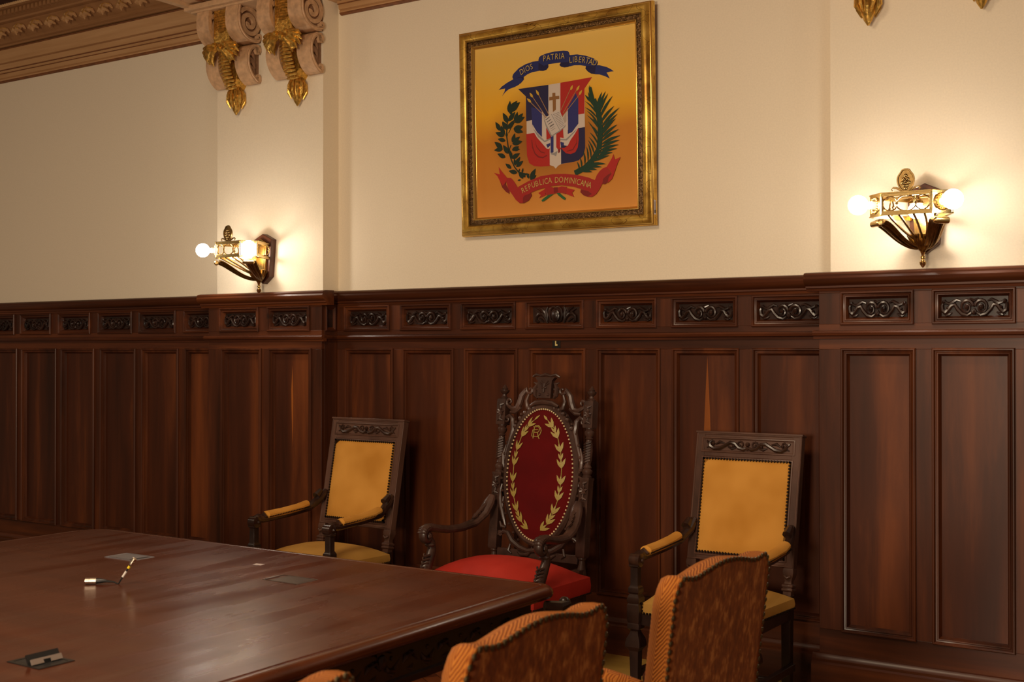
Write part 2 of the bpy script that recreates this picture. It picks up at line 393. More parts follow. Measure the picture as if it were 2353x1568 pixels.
def crest_relief():
    s = MB(); ys = -.004
    s.ball((0, ys, -.004), .030, n=12, sc=(.9, .35, 1.05)); s.ball((0, ys-.006, -.004), .018, n=10, sc=(.9, .5, 1.1))
    for sg in (-1, 1):
        def P(l): return [(sg*x_, ys, z_) for x_, z_ in l]
        s.tube(P([(.0, .036), (.018, .040), (.036, .026), (.042, .0), (.034, -.028), (.010, -.040)]), [.003, .007, .008, .008, .007, .003], 7)
        s.tube(P([(.052, -.040), (.064, -.016), (.084, .004), (.108, .006), (.124, -.008), (.126, -.028), (.114, -.036), (.106, -.028)]), [.004, .007, .009, .009, .008, .008, .006, .005], 7)
        s.tube(P([(.060, -.020), (.070, .010), (.088, .028), (.110, .038)]), [.004, .007, .007, .003], 6)
        s.tube(P([(.056, -.030), (.054, .0), (.060, .022), (.052, .040)]), [.004, .008, .007, .003], 6)
        s.tube(P([(.090, .002), (.108, .020), (.128, .030)]), [.004, .007, .003], 6)
        s.tube(P([(.078, -.034), (.094, -.022), (.108, -.016)]), [.003, .006, .003], 6)
    return s.mesh('carved_crest', M_CARVE)
ME_SC = scroll_relief(); ME_CR = crest_relief()
M_SAP = wood('sapwood_streak', (.20, .055, .010), (.30, .085, .013), (.40, .12, .02), scale=(9, 9, .8))
def panelling(name, x0, x1, Y, fr, lo, capx=None, crest=None, ends=False):
    """frame of stiles and rails, sunk panels, mouldings and the carved frieze; fr, lo: lists of (x0, x1)"""
    f = MB(); b_ = .03
    f.box(x0, x1, Y, Y+b_, .150, .306, 1); f.box(x0, x1, Y, Y+b_, 1.600, 1.716, 1); f.box(x0, x1, Y, Y+b_, 1.860, 1.93, 1)
    for row, z0, z1 in ((lo, .306, 1.600), (fr, 1.716, 1.860)):
        xs = [x0]+[q for p in row for q in p]+[x1]
        for i in range(0, len(xs), 2):
            if xs[i+1]-xs[i] > .002: f.box(xs[i], xs[i+1], Y, Y+b_, z0, z1, 0)
    if ends: f.box(x0, x0+.02, Y+b_, -.03, .15, 1.93, 0); f.box(x1-.02, x1, Y+b_, -.0, .15, 1.93, 0)
    root = struct(f.obj(name, [M_WV, M_WH], bevel=.0012))
    c0, c1 = capx or (x0, x1)
    cp = MB(); cp.extx(off(CAP, Y), c0, c1)
    cp.obj('panel_cap', M_WH, root)
    lg = MB(); lg.extx(off(LEDGE, Y), x0-(.024 if ends else 0), x1+(.024 if ends else 0)); lg.obj('panel_ledge', M_WH, root)
    bs = MB(); bs.extx(off(BASE, Y), x0-(.03 if ends else 0), x1+(.03 if ends else 0)); bs.obj('base_moulding', M_WH, root)
    for (a, c) in lo:
        p = MB(); p.box(a-.003, c+.003, Y+.018, Y+.026, .303, 1.603, 0)
        if abs(a+2.779) < .01: p.prism([(-2.598, 1.57), (-2.585, 1.30), (-2.578, 1.10), (-2.575, .9), (-2.622, .9), (-2.620, 1.10), (-2.612, 1.30)], Y+.0175, Y+.0182, 1)
        if abs(a+5.495) < .01: p.prism([(-5.318, 1.50), (-5.312, 1.30), (-5.316, 1.0), (-5.326, 1.25), (-5.328, 1.35)], Y+.0175, Y+.0182, 1)
        o = p.obj('sunk_panel', [M_WP, M_SAP], root)
        q = MB(); q.rect(a-.006, c+.006, .300, 1.606, Y, PM); q.obj('panel_moulding', M_WV, root)
    for k, (a, c) in enumerate(fr):
        p = MB(); p.box(a-.003, c+.003, Y+.018, Y+.026, 1.713, 1.863, 0)
        pa = p.obj('frieze_panel', M_CARVE, root)
        q = MB(); q.rect(a-.006, c+.006, 1.710, 1.866, Y, PM); q.obj('panel_moulding', M_WH, root)
        o = bpy.data.objects.new('carved_ornament', ME_CR if k == crest else ME_SC); COL.objects.link(o); o.parent = pa
        w = (c-a-.060)/.30
        o.location = ((a+c)/2, Y+.016, 1.788); o.scale = (w, 1, 1.12 if k != crest else 1.12)
    return root
FM = [(-4.995, -4.648), (-4.556, -4.194), (-4.114, -3.749), (-3.672, -3.311), (-3.223, -2.877), (-2.783, -2.430), (-2.345, -1.985)]
LM = [(-4.986, -4.620), (-4.538, -4.174), (-4.088, -3.734), (-3.653, -3.299), (-3.221, -2.856), (-2.779, -2.422), (-2.342, -1.990)]
panelling('trim_2', -5.06, -1.94, -.04, FM, LM, crest=3)
FL = [(-9.60, -9.24), (-9.14, -8.78), (-8.69, -8.325), (-8.243, -7.883), (-7.784, -7.426), (-7.330, -6.970), (-6.888, -6.520), (-6.430, -6.09)]
LL = [(-9.60, -9.24), (-9.14, -8.78), (-8.65, -8.290), (-8.226, -7.815), (-7.749, -7.380), (-7.303, -6.931), (-6.858, -6.493), (-6.415, -6.09)]
panelling('trim_3', -10.9, -6.03, -.04, FL, LL)
def pil(name, a, b_, fr, lo):
    r = panelling(name, a, b_, -.18, fr, lo, capx=(a-.056, b_+.056), ends=True)
    # short mouldings returning along the cheeks
    for nm, prof, z in (('panel_cap', CAP, 0), ('panel_ledge', LEDGE, 0), ('base_moulding', BASE, 0)):
        for xe, sg in ((a, 1), (b_, -1)):
            q = MB(); vs = []; n = len(prof)
            for y in (-.181, -.035):
                for p_, z_ in prof:
                    vs.append((xe+sg*p_, y, z_))
            q.add(vs, [tuple(range(n)), tuple(range(n, 2*n))[::-1]]+[(i, i+n, (i+1) % n+n, (i+1) % n) for i in range(n)])
            q.obj(nm, M_WH, r)
    # a narrow carved panel on each cheek
    for xe, sg in ((b_, 1),):
        M = T(xe, 0, 0) @ rotm(0, 0, sg*PI/2)
        q = MB(); q.rect(-.150, -.060, 1.712, 1.864, 0, [(0, 0), (0, .008), (.008, .012), (.016, .004), (.024, -.0), (.026, .0005)], 0, M); q.obj('cheek_moulding', M_WV, r)
        q = MB(); q.box(xe+.0005, xe+.0015, -.130, -.08, 1.735, 1.84); q.obj('cheek_panel', M_CARVE, r)
pil('trim_4', -6.045, -5.062, [(-5.934, -5.594), (-5.507, -5.161)], [(-5.917, -5.570), (-5.495, -5.146)])
pil('trim_5', -1.962, -.96, [(-1.854, -1.531), (-1.441, -1.103)], [(-1.852, -1.524), (-1.442, -1.107)])
panelling('trim_6', -.96, 2.2, -.04, [(-.90, -.55), (-.45, -.1), (0, .35)], [(-.90, -.55), (-.45, -.1), (0, .35)])
# letter plate on the rail
pl = MB(); pl.box(-.024, .024, -.006, 0, -.026, .026)
r = tag(pl.obj('letter_plate', M_BLACKM, loc=(-3.478, -.0405, 1.631), bevel=.001), 'small black square plate with a gold L, above the tall carved chair', 'plate')
q = MB(); q.prism([(-.006, -.012), (.009, -.012), (.009, -.003), (.001, -.003), (.001, .014), (-.006, .014)], -.0075, -.006)
o = q.obj('letter', simple('letter_gold', (.62, .5, .2), .4), r); o['label'] = 'gold capital letter L'

# ---------------- cornice ----------------
CO = [(.02, 3.672), (-.020, 3.672), (-.026, 3.684), (-.020, 3.692), (-.030, 3.696), (-.034, 3.722), (-.044, 3.726), (-.046, 3.744), (-.056, 3.752), (-.058, 3.790),
      (-.066, 3.812), (-.084, 3.838), (-.102, 3.872), (-.108, 3.886)]
CO2 = [(.0, 3.886), (-.092, 3.886), (-.092, 3.892), (-.125, 3.896), (-.128, 3.906), (-.150, 3.912), (-.158, 3.925), (-.17, 3.932), (-.25, 4.012), (-.285, 4.016), (-.29, 4.028), (-.33, 4.032), (-.33, 4.058), (-.40, 4.062), (-.40, 4.08), (0, 4.2)]
def cornice(name, x0, x1, leaves):
    a = MB(); a.extx([(.0, 3.672)]+CO[1:]+[(0, 3.886)], x0, x1, 0)
    root = struct(a.obj(name, M_COR))
    e = MB(); e.extx([(0, 3.664), (-.012, 3.664), (-.024, 3.672), (-.022, 3.682), (0, 3.682)], x0, x1); e.obj('lower_fillet', M_COR2, root)
    e = MB(); e.extx([(-.05, 3.880), (-.112, 3.8805), (-.112, 3.888), (-.05, 3.888)], x0, x1); e.obj('shadow_line_fillet', M_COR2, root)  # dark strip painted in for the shadow line below the leaf row
    for za, zb, ya in ((3.7235, 3.7275, -.0445), (3.744, 3.749, -.0555), (3.789, 3.800, -.0615)):
        e = MB(); e.extx([(-.02, za), (ya, za), (ya-.001, zb), (-.02, zb)], x0, x1); e.obj('glaze_shade_groove', M_COR2 if za < 3.78 else M_COR3, root)  # dark strips: brown glaze, plus groove shade the shallow profile does not cast
    e = MB(); e.extx(CO2, x0, x1); e.obj('upper_mould', M_COR3, root)
    d = MB(); x = x0+.02
    while x < x1-.03:
        d.box(x, x+.028, -.372, -.33, 4.030, 4.060); x += .046
    d.obj('dentil_course', M_COR3, root)
    r = MB(); pts = []; rr = []; k = 0; x = x0
    r.tube([(x0, -.41, 4.078), (x1, -.41, 4.078)], .010, 8)
    x = x0
    while x < x1: r.tube([(x, -.419, 4.070), (x+.018, -.421, 4.083)], .0045, 5); x += .022
    r.obj('rope_mould', M_ROPE, root)
    if leaves:
        lf = MB(); rnd = random.Random(3)
        # one leaf: three pairs of curling lobes about a raised rib
        lf.tube([(0, -.016, .060), (0, -.034, .030), (0, -.040, -.02), (0, -.030, -.052), (0, -.010, -.064)], [.008, .015, .017, .012, .004], 8, 0)
        lf.tube([(0, -.048, .02), (0, -.056, -.02), (0, -.046, -.05)], [.003, .005, .003], 6, 1)
        for sg in (-1, 1):
            for z, l, up in ((.040, .040, .020), (.016, .052, .016), (-.012, .050, .004), (-.036, .036, -.010)):
                lf.tube([(0, -.022, z-.012), (sg*l*.5, -.042, z+up*.6), (sg*l*.9, -.034, z+up), (sg*l*1.02, -.012, z+up*.2)], [.010, .014, .012, .005], 7, 0)
                lf.tube([(sg*l*.45, -.054, z+up*.4), (sg*l*.85, -.046, z+up*.9), (sg*l*1.02, -.030, z+up*.6)], [.002, .0045, .003], 5, 1)
        me = lf.mesh('acanthus_leaf', [M_COR, M_GILTC])
        for x in leaves:
            o = bpy.data.objects.new('acanthus_leaf', me); COL.objects.link(o); o.parent = root
            o.location = (x, -.195, 3.957); o.rotation_euler = (-.70, 0, 0); o.scale = (1.15, 1.15, 1.1)
    return root
cornice('trim_7', -10.9, -6.06, [-6.24-.196*k for k in range(18)])
cornice('trim_8', -5.06, -1.95, [-4.92+.196*k for k in range(15)])
cornice('trim_9', -.94, 2.2, [-.8+.196*k for k in range(15)])
# leafy coffers of the ceiling just inside the cornice
q = MB(); rnd = random.Random(8)
for xx in [-9.4+.3*i for i in range(11)]:
    for yy in (-.56, -.80):
        q.ball((xx+rnd.uniform(-.02, .02), yy, 4.16), .095, n=10, sc=(1.1, .9, .3))
        for k in range(5): q.tube([(xx, yy, 4.14), (xx+.12*math.cos(k*1.256), yy+.10*math.sin(k*1.256), 4.135)], [.03, .012], 6)
cf = q.obj('trim_10', simple('coffer_relief_paint', (.30, .16, .13), .6, bump=.2, var=.3)); struct(cf)
# beams over the breasts
for (a, b_) in ((-6.06, -5.00), (-1.97, -.93)):
    q = MB(); q.box(a+.02, b_-.02, -9.5, 0, 3.80, 4.17)
    for xx0, xx1 in ((a, a+.05), (b_-.05, b_)): q.box(xx0, xx1, -9.5, 0, 3.775, 4.17)
    q.box(a+.16, a+.18, -9.5, 0, 3.79, 3.81, 1); q.box(b_-.18, b_-.16, -9.5, 0, 3.79, 3.81, 1)
    q.box(a, b_, -.38, 0, 3.755, 3.79)
    q.box(a+.03, b_-.03, -.35, 0, 3.742, 3.758)
    o = q.obj('trim_11', [M_BEAM, M_COR2], bevel=.004); struct(o)

# ---------------- corbels ----------------
def make_corbel():
    root = thing('wall_corbel', '', 'corbel')
    w0, w1 = .075, .185
    # upper volute outline (y,z) relative to the breast face and the slab
    def band(path, th, x0, x1, m=0):
        q = MB(); n = len(path); P = [Vector((0, a, b_)) for a, b_ in path]; vs = []
        for i in range(n):
            t = (P[min(i+1, n-1)]-P[max(i-1, 0)]).normalized(); nn = Vector((0, -t.z, t.y))
            h = th if not isinstance(th, list) else th[i]
            vs += [(x0, *(P[i]+nn*h)[1:]), (x1, *(P[i]+nn*h)[1:]), (x1, *(P[i]-nn*h)[1:]), (x0, *(P[i]-nn*h)[1:])]
        fs = [(i*4+k, i*4+(k+1) % 4, (i+1)*4+(k+1) % 4, (i+1)*4+k) for i in range(n-1) for k in range(4)]+[(0, 1, 2, 3), (n*4-4, n*4-3, n*4-2, n*4-1)]
        q.add(vs, fs, m); return q
    sp = [(a, b_) for a, b_ in spiral(-.105, -.105, .093, .016, PI*.80, -1.9, 44)]
    # tail of the big volute: from its front top down and back to the wall
    tail = [tuple(v[1:]) for v in bez((0, -.196, -.085), (0, -.205, -.17), (0, -.12, -.235), (0, -.022, -.200), 14)]
    curl = [tuple(v) for v in spiral(-.022, -.182, .020, .004, -PI*.5, -.9, 10)]
    front = [(-.19, -.01), (-.198, -.06), (-.196, -.085)]
    cs = [tuple(v) for v in spiral(-.03, -.262, .006, .026, PI*1.5, 1.0, 10)]
    cm = [tuple(v[1:]) for v in bez((0, -.03, -.236), (0, -.145, -.235), (0, -.150, -.41), (0, -.035, -.462), 16)]
    ce_ = [tuple(v) for v in spiral(-.035, -.440, .022, .005, -PI*.5, .9, 10)]
    for sg in (-1, 1):
        xa, xb = (w0, w1) if sg > 0 else (-w1, -w0)
        q = band(sp, .013, xa, xb)
        q2 = band(front+tail[1:]+curl, .014, xa, xb); q.add(q2.v, q2.f)
        q.obj('volute', M_CRB, root)
        k2 = MB(); k2.prism([(-.195, -.01), (-.02, -.01), (-.02, -.19), (-.10, -.205), (-.17, -.16), (-.195, -.10)], xa+.012, xb-.016, 0, Matrix(((0, 1, 0, 0), (1, 0, 0, 0), (0, 0, 1, 0), (0, 0, 0, 1))))
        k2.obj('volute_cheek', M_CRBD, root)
        q = band(cs+cm[1:]+ce_, .013, xa, xb); q.obj('lower_scroll', M_CRB, root)
        g = MB(); xs = xb-.018 if sg > 0 else xa+.018
        g.prism([(0, -.25), (-.06, -.26), (-.09, -.32), (-.085, -.38), (-.04, -.44), (0, -.45)], min(xa, xb)+.02, max(xa, xb)-.03, 0, Matrix(((0, 1, 0, 0), (1, 0, 0, 0), (0, 0, 1, 0), (0, 0, 0, 1))))
        for z in (-.30, -.35, -.40):
            g.tube([(xs, -.10, z+.02), (xs, -.065, z+.01), (xs, -.045, z-.03)], [.022, .020, .004], 6, 0, None, ((1, 0, 0), .5))
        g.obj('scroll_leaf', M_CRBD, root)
        rim = MB(); xe = w1*sg
        rim.tube([(xe, a, b_) for a, b_ in front+tail[1:]], .007, 6); rim.tube([(xe, a, b_) for a, b_ in cm], .007, 6); rim.obj('scroll_rim', M_CRB, root)
    # gilded middle: ribbed spine, acanthus leaves, pendent bud
    g = MB(); rnd = random.Random(2)
    for i in range(13):
        z = -.03-.016*i; y = -.165 if i < 6 else -.165+.010*(i-6)
        g.tube([(-.055, y, z), (0, y-.014, z-.004), (.055, y, z)], [.009, .012, .009], 7)
    g.box(-.07, .07, -.17, -.0, -.24, -.01)
    for i in range(12):
        z = -.27-.020*i; y = -.150-.02*math.sin((i/11)*PI)+.006*i
        g.tube([(-.045, y, z), (0, y-.016, z-.004), (.045, y, z)], [.008, .013, .008], 7)
    g.prism([(-.07, -.24), (.07, -.24), (.065, -.44), (.02, -.50), (-.02, -.50), (-.065, -.44)], -.10, 0)
    g.obj('gilded_spine', M_GILT, root)
    lf = MB()
    for sg in (-1, 1):
        for k in range(5):
            a = .25+.42*k
            lf.tube([(sg*.01, -.17, -.235), (sg*(.03+.06*math.sin(a)), -.20, -.25-.03*math.cos(a)), (sg*(.05+.09*math.sin(a)), -.185, -.265-.06*math.cos(a)), (sg*(.05+.10*math.sin(a)), -.165, -.285-.075*math.cos(a))], [.010, .017, .015, .004], 7)
        lf.ball((sg*.085, -.175, -.30), .030, n=8, sc=(1, .8, 1.6)); lf.ball((sg*.045, -.19, -.235), .02, n=8)
    lf.ball((0, -.185, -.255), .026, n=8)
    lf.obj('acanthus_cluster', M_GILT, root)
    b_ = MB()
    b_.lathe([(.004, -.655), (.020, -.63), (.036, -.59), (.046, -.55), (.044, -.51), (.030, -.485), (.02, -.47)], 14, 0, T(0, -.045, 0))
    for k in range(12):
        a = 2*PI*k/12+.2; o_ = .5 if k % 2 else 0
        b_.tube([(.03*math.cos(a), -.045+.03*math.sin(a), -.485), (.050*math.cos(a), -.045+.050*math.sin(a), -.52-.02*o_), (.053*math.cos(a), -.045+.053*math.sin(a), -.56-.03*o_), (.034*math.cos(a), -.045+.034*math.sin(a), -.60-.03*o_)], [.008, .012, .011, .003], 6)
    b_.obj('pendent_bud', M_GILT, root)
    return root
cb = make_corbel()
cpos = [(-5.79, -.14, 'gilded scroll corbel high on the left wall breast, nearer the cornice'), (-5.258, -.14, 'gilded scroll corbel high on the left wall breast, nearer the painting'),
        (-1.728, -.14, 'gold corbel bud tip above the right wall lamp, on its painting side'), (-1.234, -.14, 'gold corbel bud tip at the top right, on the lamp\'s far side from the painting')]
for i, (x, y, l) in enumerate(cpos):
    c = cb if i == 0 else copy_tree(cb)
    c.location = (x, y, 3.752 if i < 2 else 3.728); c['label'] = l; c['group'] = 'paired scroll corbels under the beams'
EMBLEM=[('navy',[(-0.174,0.2777),(-0.1743,0.2625),(-0.1966,0.2438),(-0.2258,0.2534),(-0.2457,0.2743),(-0.2499,0.2901)]),
('blue',[(-0.3434,0.2249),(-0.3225,0.2419),(-0.2887,0.2579),(-0.2439,0.274),(-0.1923,0.2769),(-0.178,0.2599),(-0.2077,0.239),(-0.2336,0.2299),(-0.2744,0.2224),(-0.3007,0.207),(-0.3208,0.1883),(-0.3044,0.212),(-0.2996,0.229),(-0.3228,0.2281)]),
('blue',[(-0.2499,0.2901),(-0.2434,0.3031),(-0.2061,0.3306),(-0.1619,0.3463),(-0.1146,0.3539),(-0.0714,0.3534),(-0.0723,0.2985),(-0.1192,0.2968),(-0.1483,0.2898),(-0.174,0.2777),(-0.2069,0.2818),(-0.2366,0.2701),(-0.2493,0.2808)]),
('navy',[(-0.0769,0.3474),(-0.0146,0.3273),(-0.0131,0.3121),(-0.0258,0.2986),(-0.0473,0.2947),(-0.0687,0.298),(-0.0794,0.3054)]),
('navy',[(0.0666,0.3288),(0.0559,0.3137),(0.0662,0.3034),(0.0871,0.2963),(0.1116,0.2962),(0.1238,0.302),(0.1243,0.3302)]),
('blue',[(-0.0777,0.3597),(-0.0729,0.3726),(-0.0602,0.38),(-0.0243,0.3873),(0.0289,0.3907),(0.0816,0.3881),(0.1095,0.3828),(0.118,0.3727),(0.1223,0.3573),(0.1191,0.3309),(0.112,0.3229),(0.0613,0.3265),(0.0244,0.3268),(-0.0146,0.3267),(-0.0432,0.322),(-0.0769,0.3444)]),
('blue',[(0.1223,0.3588),(0.168,0.3565),(0.2193,0.3429),(0.27,0.3215),(0.2918,0.3054),(0.295,0.2933),(0.2863,0.2768),(0.2591,0.2744),(0.2218,0.2865),(0.1843,0.2964),(0.1498,0.3002),(0.1186,0.2977)]),
('navy',[(0.2219,0.288),(0.2175,0.2738),(0.2316,0.2573),(0.2518,0.243),(0.2789,0.2366),(0.3197,0.255),(0.2863,0.2797)]),
('blue',[(0.283,0.2831),(0.3032,0.2811),(0.3467,0.2662),(0.3731,0.2512),(0.3896,0.2383),(0.3663,0.2389),(0.3462,0.237),(0.356,0.2212),(0.3657,0.2025),(0.3359,0.2193),(0.3025,0.2323),(0.2755,0.2365)]),
('white',[(-0.1603,0.1858),(-0.0156,0.2155),(0.0606,0.2172),(0.2105,0.176),(0.2101,-0.035),(0.2103,-0.1469),(0.1982,-0.1873),(0.1708,-0.2098),(0.1417,-0.2157),(0.0831,-0.2199),(0.0585,-0.222),(0.0397,-0.2289),(0.0236,-0.2435),(0.0109,-0.2298),(-0.0138,-0.221),(-0.0758,-0.2142),(-0.1361,-0.1921),(-0.1609,-0.1558)]),
('shblue',[(-0.2131,0.2159),(-0.0156,0.2155),(-0.0184,0.047),(-0.0464,0.0415),(-0.1629,0.0324),(-0.1626,0.169)]),
('red',[(0.0606,0.2172),(0.259,0.2238),(0.2104,0.1678),(0.2083,0.0355),(0.0576,0.0306)]),
('red',[(-0.164,-0.0375),(-0.0127,-0.0354),(-0.0139,-0.2261),(-0.0759,-0.2244),(-0.1162,-0.2176),(-0.1464,-0.1997),(-0.1609,-0.1558)]),
('shblue',[(0.0594,-0.0425),(0.2101,-0.0367),(0.2103,-0.1469),(0.1982,-0.1873),(0.1708,-0.2098),(0.1417,-0.2157),(0.0585,-0.2212)]),
('flagblue',[(-0.128,0.1055),(-0.0587,0.0852),(-0.0612,-0.0645),(-0.0931,-0.0445),(-0.1229,-0.01)]),
('flagblue',[(0.1055,0.0799),(0.1572,0.1516),(0.1636,0.1317),(0.1721,0.1208),(0.17,-0.0144),(0.1247,-0.0598),(0.1051,-0.0637)]),
('white',[(-0.0588,0.0793),(-0.0265,0.0352),(-0.0281,-0.0575),(-0.0036,-0.0852),(-0.0064,-0.1373),(-0.0342,-0.1288),(-0.0588,-0.1012),(-0.0934,-0.064),(-0.123,-0.0185),(-0.1225,0.0112),(-0.0929,-0.0343),(-0.0612,-0.0645)]),
('white',[(0.0644,0.0215),(0.1054,0.0741),(0.1032,-0.0636),(0.1296,-0.0561),(0.17,-0.016),(0.1666,-0.0473),(0.124,-0.1015),(0.1061,-0.129),(0.0797,-0.1224),(0.0556,-0.095)]),
('cream',[(-0.0529,0.0719),(-0.0335,0.036),(-0.0341,0.0022),(-0.0468,0.0204)]),
('cream',[(0.0702,0.0168),(0.0973,0.0599),(0.0965,0.0057),(0.0786,-0.0092)]),
('red',[(-0.1257,-0.0413),(-0.1047,-0.0531),(-0.0745,-0.0867),(-0.0558,-0.111),(-0.0296,-0.1392),(-0.0104,-0.1281),(-0.0145,-0.1438),(-0.03,-0.1649),(-0.0569,-0.1787),(-0.0875,-0.1728),(-0.1102,-0.1514),(-0.125,-0.1112),(-0.1301,-0.0717)]),
('red2',[(-0.1301,-0.0717),(-0.127,-0.1142),(-0.1102,-0.153),(-0.0875,-0.1738),(-0.057,-0.1803),(-0.0301,-0.1698),(-0.03,-0.1633),(-0.0568,-0.1729),(-0.0835,-0.1667),(-0.1063,-0.1469),(-0.1203,-0.1116),(-0.1251,-0.0722)]),
('red2',[(-0.1089,-0.0737),(-0.0942,-0.114),(-0.0678,-0.1422),(-0.0412,-0.1511),(-0.0432,-0.1557),(-0.0717,-0.1467),(-0.0981,-0.1169)]),
('red',[(0.1703,-0.0353),(0.1711,-0.1003),(0.165,-0.1409),(0.1498,-0.1649),(0.1201,-0.1734),(0.0905,-0.166),(0.0684,-0.1448),(0.0611,-0.1346),(0.0797,-0.1363),(0.1023,-0.1256),(0.1213,-0.0956),(0.1477,-0.0664)]),
('red2',[(0.1587,-0.0674),(0.1562,-0.1147),(0.1316,-0.1474),(0.0944,-0.1536),(0.0962,-0.1585),(0.1352,-0.1534),(0.1616,-0.1184)]),
('red',[(-0.0333,-0.0165),(-0.0054,-0.0514),(-0.0058,-0.0771),(-0.0325,-0.081)]),
('red',[(0.0305,-0.0485),(0.074,-0.0305),(0.0769,-0.0834),(0.0552,-0.0772),(0.0544,-0.1276),(0.061,-0.141),(0.0422,-0.1425),(0.0292,-0.1285)]),
('flagblue',[(-0.0056,-0.0643),(0.0134,-0.0581),(0.0118,-0.1558),(-0.0071,-0.1541)]),
('white',[(0.0135,-0.0549),(0.0305,-0.0517),(0.0292,-0.1285),(0.0403,-0.1423),(0.0247,-0.1761),(-0.0071,-0.1573),(0.0118,-0.1542)]),
('grey',[(-0.0071,-0.1541),(0.0118,-0.1574),(0.0383,-0.1485),(0.0266,-0.177),(0.0116,-0.1686),(-0.0034,-0.1641)]),
('red2',[(0.0403,-0.1407),(0.0554,-0.1405),(0.0532,-0.1563),(0.0419,-0.1616)]),
('flagblue',[(-0.0348,-0.1081),(-0.0081,-0.101),(-0.0083,-0.1154),(-0.0256,-0.1267)]),
('flagblue',[(0.056,-0.1022),(0.0783,-0.1074),(0.0781,-0.1234),(0.0594,-0.1248)]),
('grey',[(-0.1194,-0.0111),(-0.044,-0.0863),(-0.0077,-0.0753),(-0.0078,-0.0833),(-0.0441,-0.0944),(-0.0857,-0.063)]),
('grey',[(0.0551,-0.0861),(0.0917,-0.0896),(0.1591,-0.0421),(0.1516,-0.0541),(0.0953,-0.0979),(0.0561,-0.0926)]),
('brown',[(0.0094,0.168),(0.0281,0.1673),(0.0285,0.1493),(0.0525,0.148),(0.0522,0.1301),(0.0311,0.131),(0.0302,0.0755),(0.0112,0.0641),(0.0105,0.1303),(-0.0108,0.1297),(-0.0105,0.1477),(0.0091,0.1479)]),
('gold',[(-0.135,0.1392),(-0.0287,0.0383),(-0.0315,0.0353),(-0.1378,0.1362)]),
('gold',[(-0.118,0.1644),(-0.0459,0.064),(-0.0491,0.0616),(-0.1212,0.162)]),
('gold',[(-0.0757,0.1669),(-0.0121,0.0527),(-0.0155,0.0507),(-0.0791,0.1649)]),
('gold',[(0.1253,0.1746),(0.0642,0.068),(0.0608,0.07),(0.1219,0.1766)]),
('gold',[(0.1631,0.164),(0.0778,0.0514),(0.0746,0.0538),(0.1599,0.1664)]),
('gold',[(0.1797,0.1366),(0.0703,0.031),(0.0675,0.0338),(0.1769,0.1394)]),
('goldb',[(-0.1274,0.1321),(-0.1347,0.1327),(-0.142,0.1362),(-0.1475,0.1416),(-0.1526,0.1504),(-0.156,0.1582),(-0.148,0.1555),(-0.1387,0.1513),(-0.1328,0.1463),(-0.1287,0.1393)]),
('goldb',[(-0.1161,0.1582),(-0.1228,0.1598),(-0.129,0.164),(-0.133,0.1699),(-0.1359,0.1788),(-0.1374,0.1865),(-0.1304,0.1829),(-0.1226,0.1777),(-0.1181,0.1722),(-0.1157,0.1651)]),
('goldb',[(-0.0763,0.1643),(-0.0831,0.1672),(-0.0892,0.1728),(-0.0929,0.1798),(-0.0953,0.1898),(-0.0963,0.1984),(-0.0893,0.1933),(-0.0817,0.1863),(-0.0774,0.1797),(-0.0755,0.1717)]),
('goldb',[(0.1252,0.1695),(0.1232,0.1755),(0.1237,0.1819),(0.1267,0.187),(0.1328,0.1923),(0.1385,0.1961),(0.1389,0.1892),(0.1383,0.1812),(0.136,0.1758),(0.1312,0.1715)]),
('goldb',[(0.1615,0.1622),(0.161,0.169),(0.1632,0.1758),(0.1675,0.1811),(0.1751,0.1861),(0.1819,0.1895),(0.1806,0.182),(0.1779,0.1733),(0.1741,0.1677),(0.1681,0.1636)]),
('goldb',[(0.1766,0.1368),(0.1761,0.1434),(0.1782,0.15),(0.1825,0.155),(0.1899,0.1595),(0.1966,0.1626),(0.1953,0.1553),(0.1927,0.147),(0.189,0.1416),(0.1831,0.1379)]),
('grey',[(-0.0486,0.0333),(-0.0324,-0.0149),(-0.0004,-0.0703),(0.0564,-0.0447),(0.0882,-0.0228),(0.0904,-0.0104),(0.0566,-0.0364),(0.0027,-0.0622)]),
('page',[(-0.0436,0.0328),(0.0006,0.0535),(0.0546,-0.0387),(0.0018,-0.0604)]),
('page',[(0.0006,0.0535),(0.0187,0.0658),(0.0562,0.066),(0.0893,-0.012),(0.0813,-0.0221),(0.0546,-0.0387)]),
('grey',[(-0.0003,0.0536),(0.0027,0.0549),(0.0565,-0.0372),(0.0536,-0.0394)]),
('ink',[(-0.0367,0.0278),(-0.0105,0.042),(-0.0085,0.0384),(-0.0347,0.0242)]),
('ink',[(-0.0278,0.0151),(-0.0017,0.0284),(0.0001,0.0248),(-0.026,0.0115)]),
('ink',[(-0.019,0.0024),(0.007,0.0149),(0.0088,0.0113),(-0.0172,-0.0012)]),
('ink',[(-0.0102,-0.0103),(0.0158,0.0014),(0.0174,-0.0022),(-0.0086,-0.0139)]),
('ink',[(-0.0111,-0.0159),(0.0149,-0.0033),(0.0157,-0.0049),(-0.0103,-0.0175)]),
('ink',[(-0.0059,-0.0258),(0.0201,-0.0132),(0.0209,-0.0148),(-0.0051,-0.0274)]),
('ink',[(-0.0007,-0.0357),(0.0253,-0.0231),(0.0261,-0.0247),(0.0001,-0.0373)]),
('ink',[(0.0123,0.0505),(0.052,0.0597),(0.0524,0.0581),(0.0127,0.0489)]),
('ink',[(0.0171,0.0422),(0.0554,0.0518),(0.0558,0.0502),(0.0175,0.0406)]),
('ink',[(0.0219,0.034),(0.0588,0.0439),(0.0592,0.0423),(0.0223,0.0324)]),
('ink',[(0.0268,0.0257),(0.0622,0.036),(0.0626,0.0344),(0.0272,0.0241)]),
('ink',[(0.0316,0.0175),(0.0656,0.0281),(0.066,0.0265),(0.032,0.0159)]),
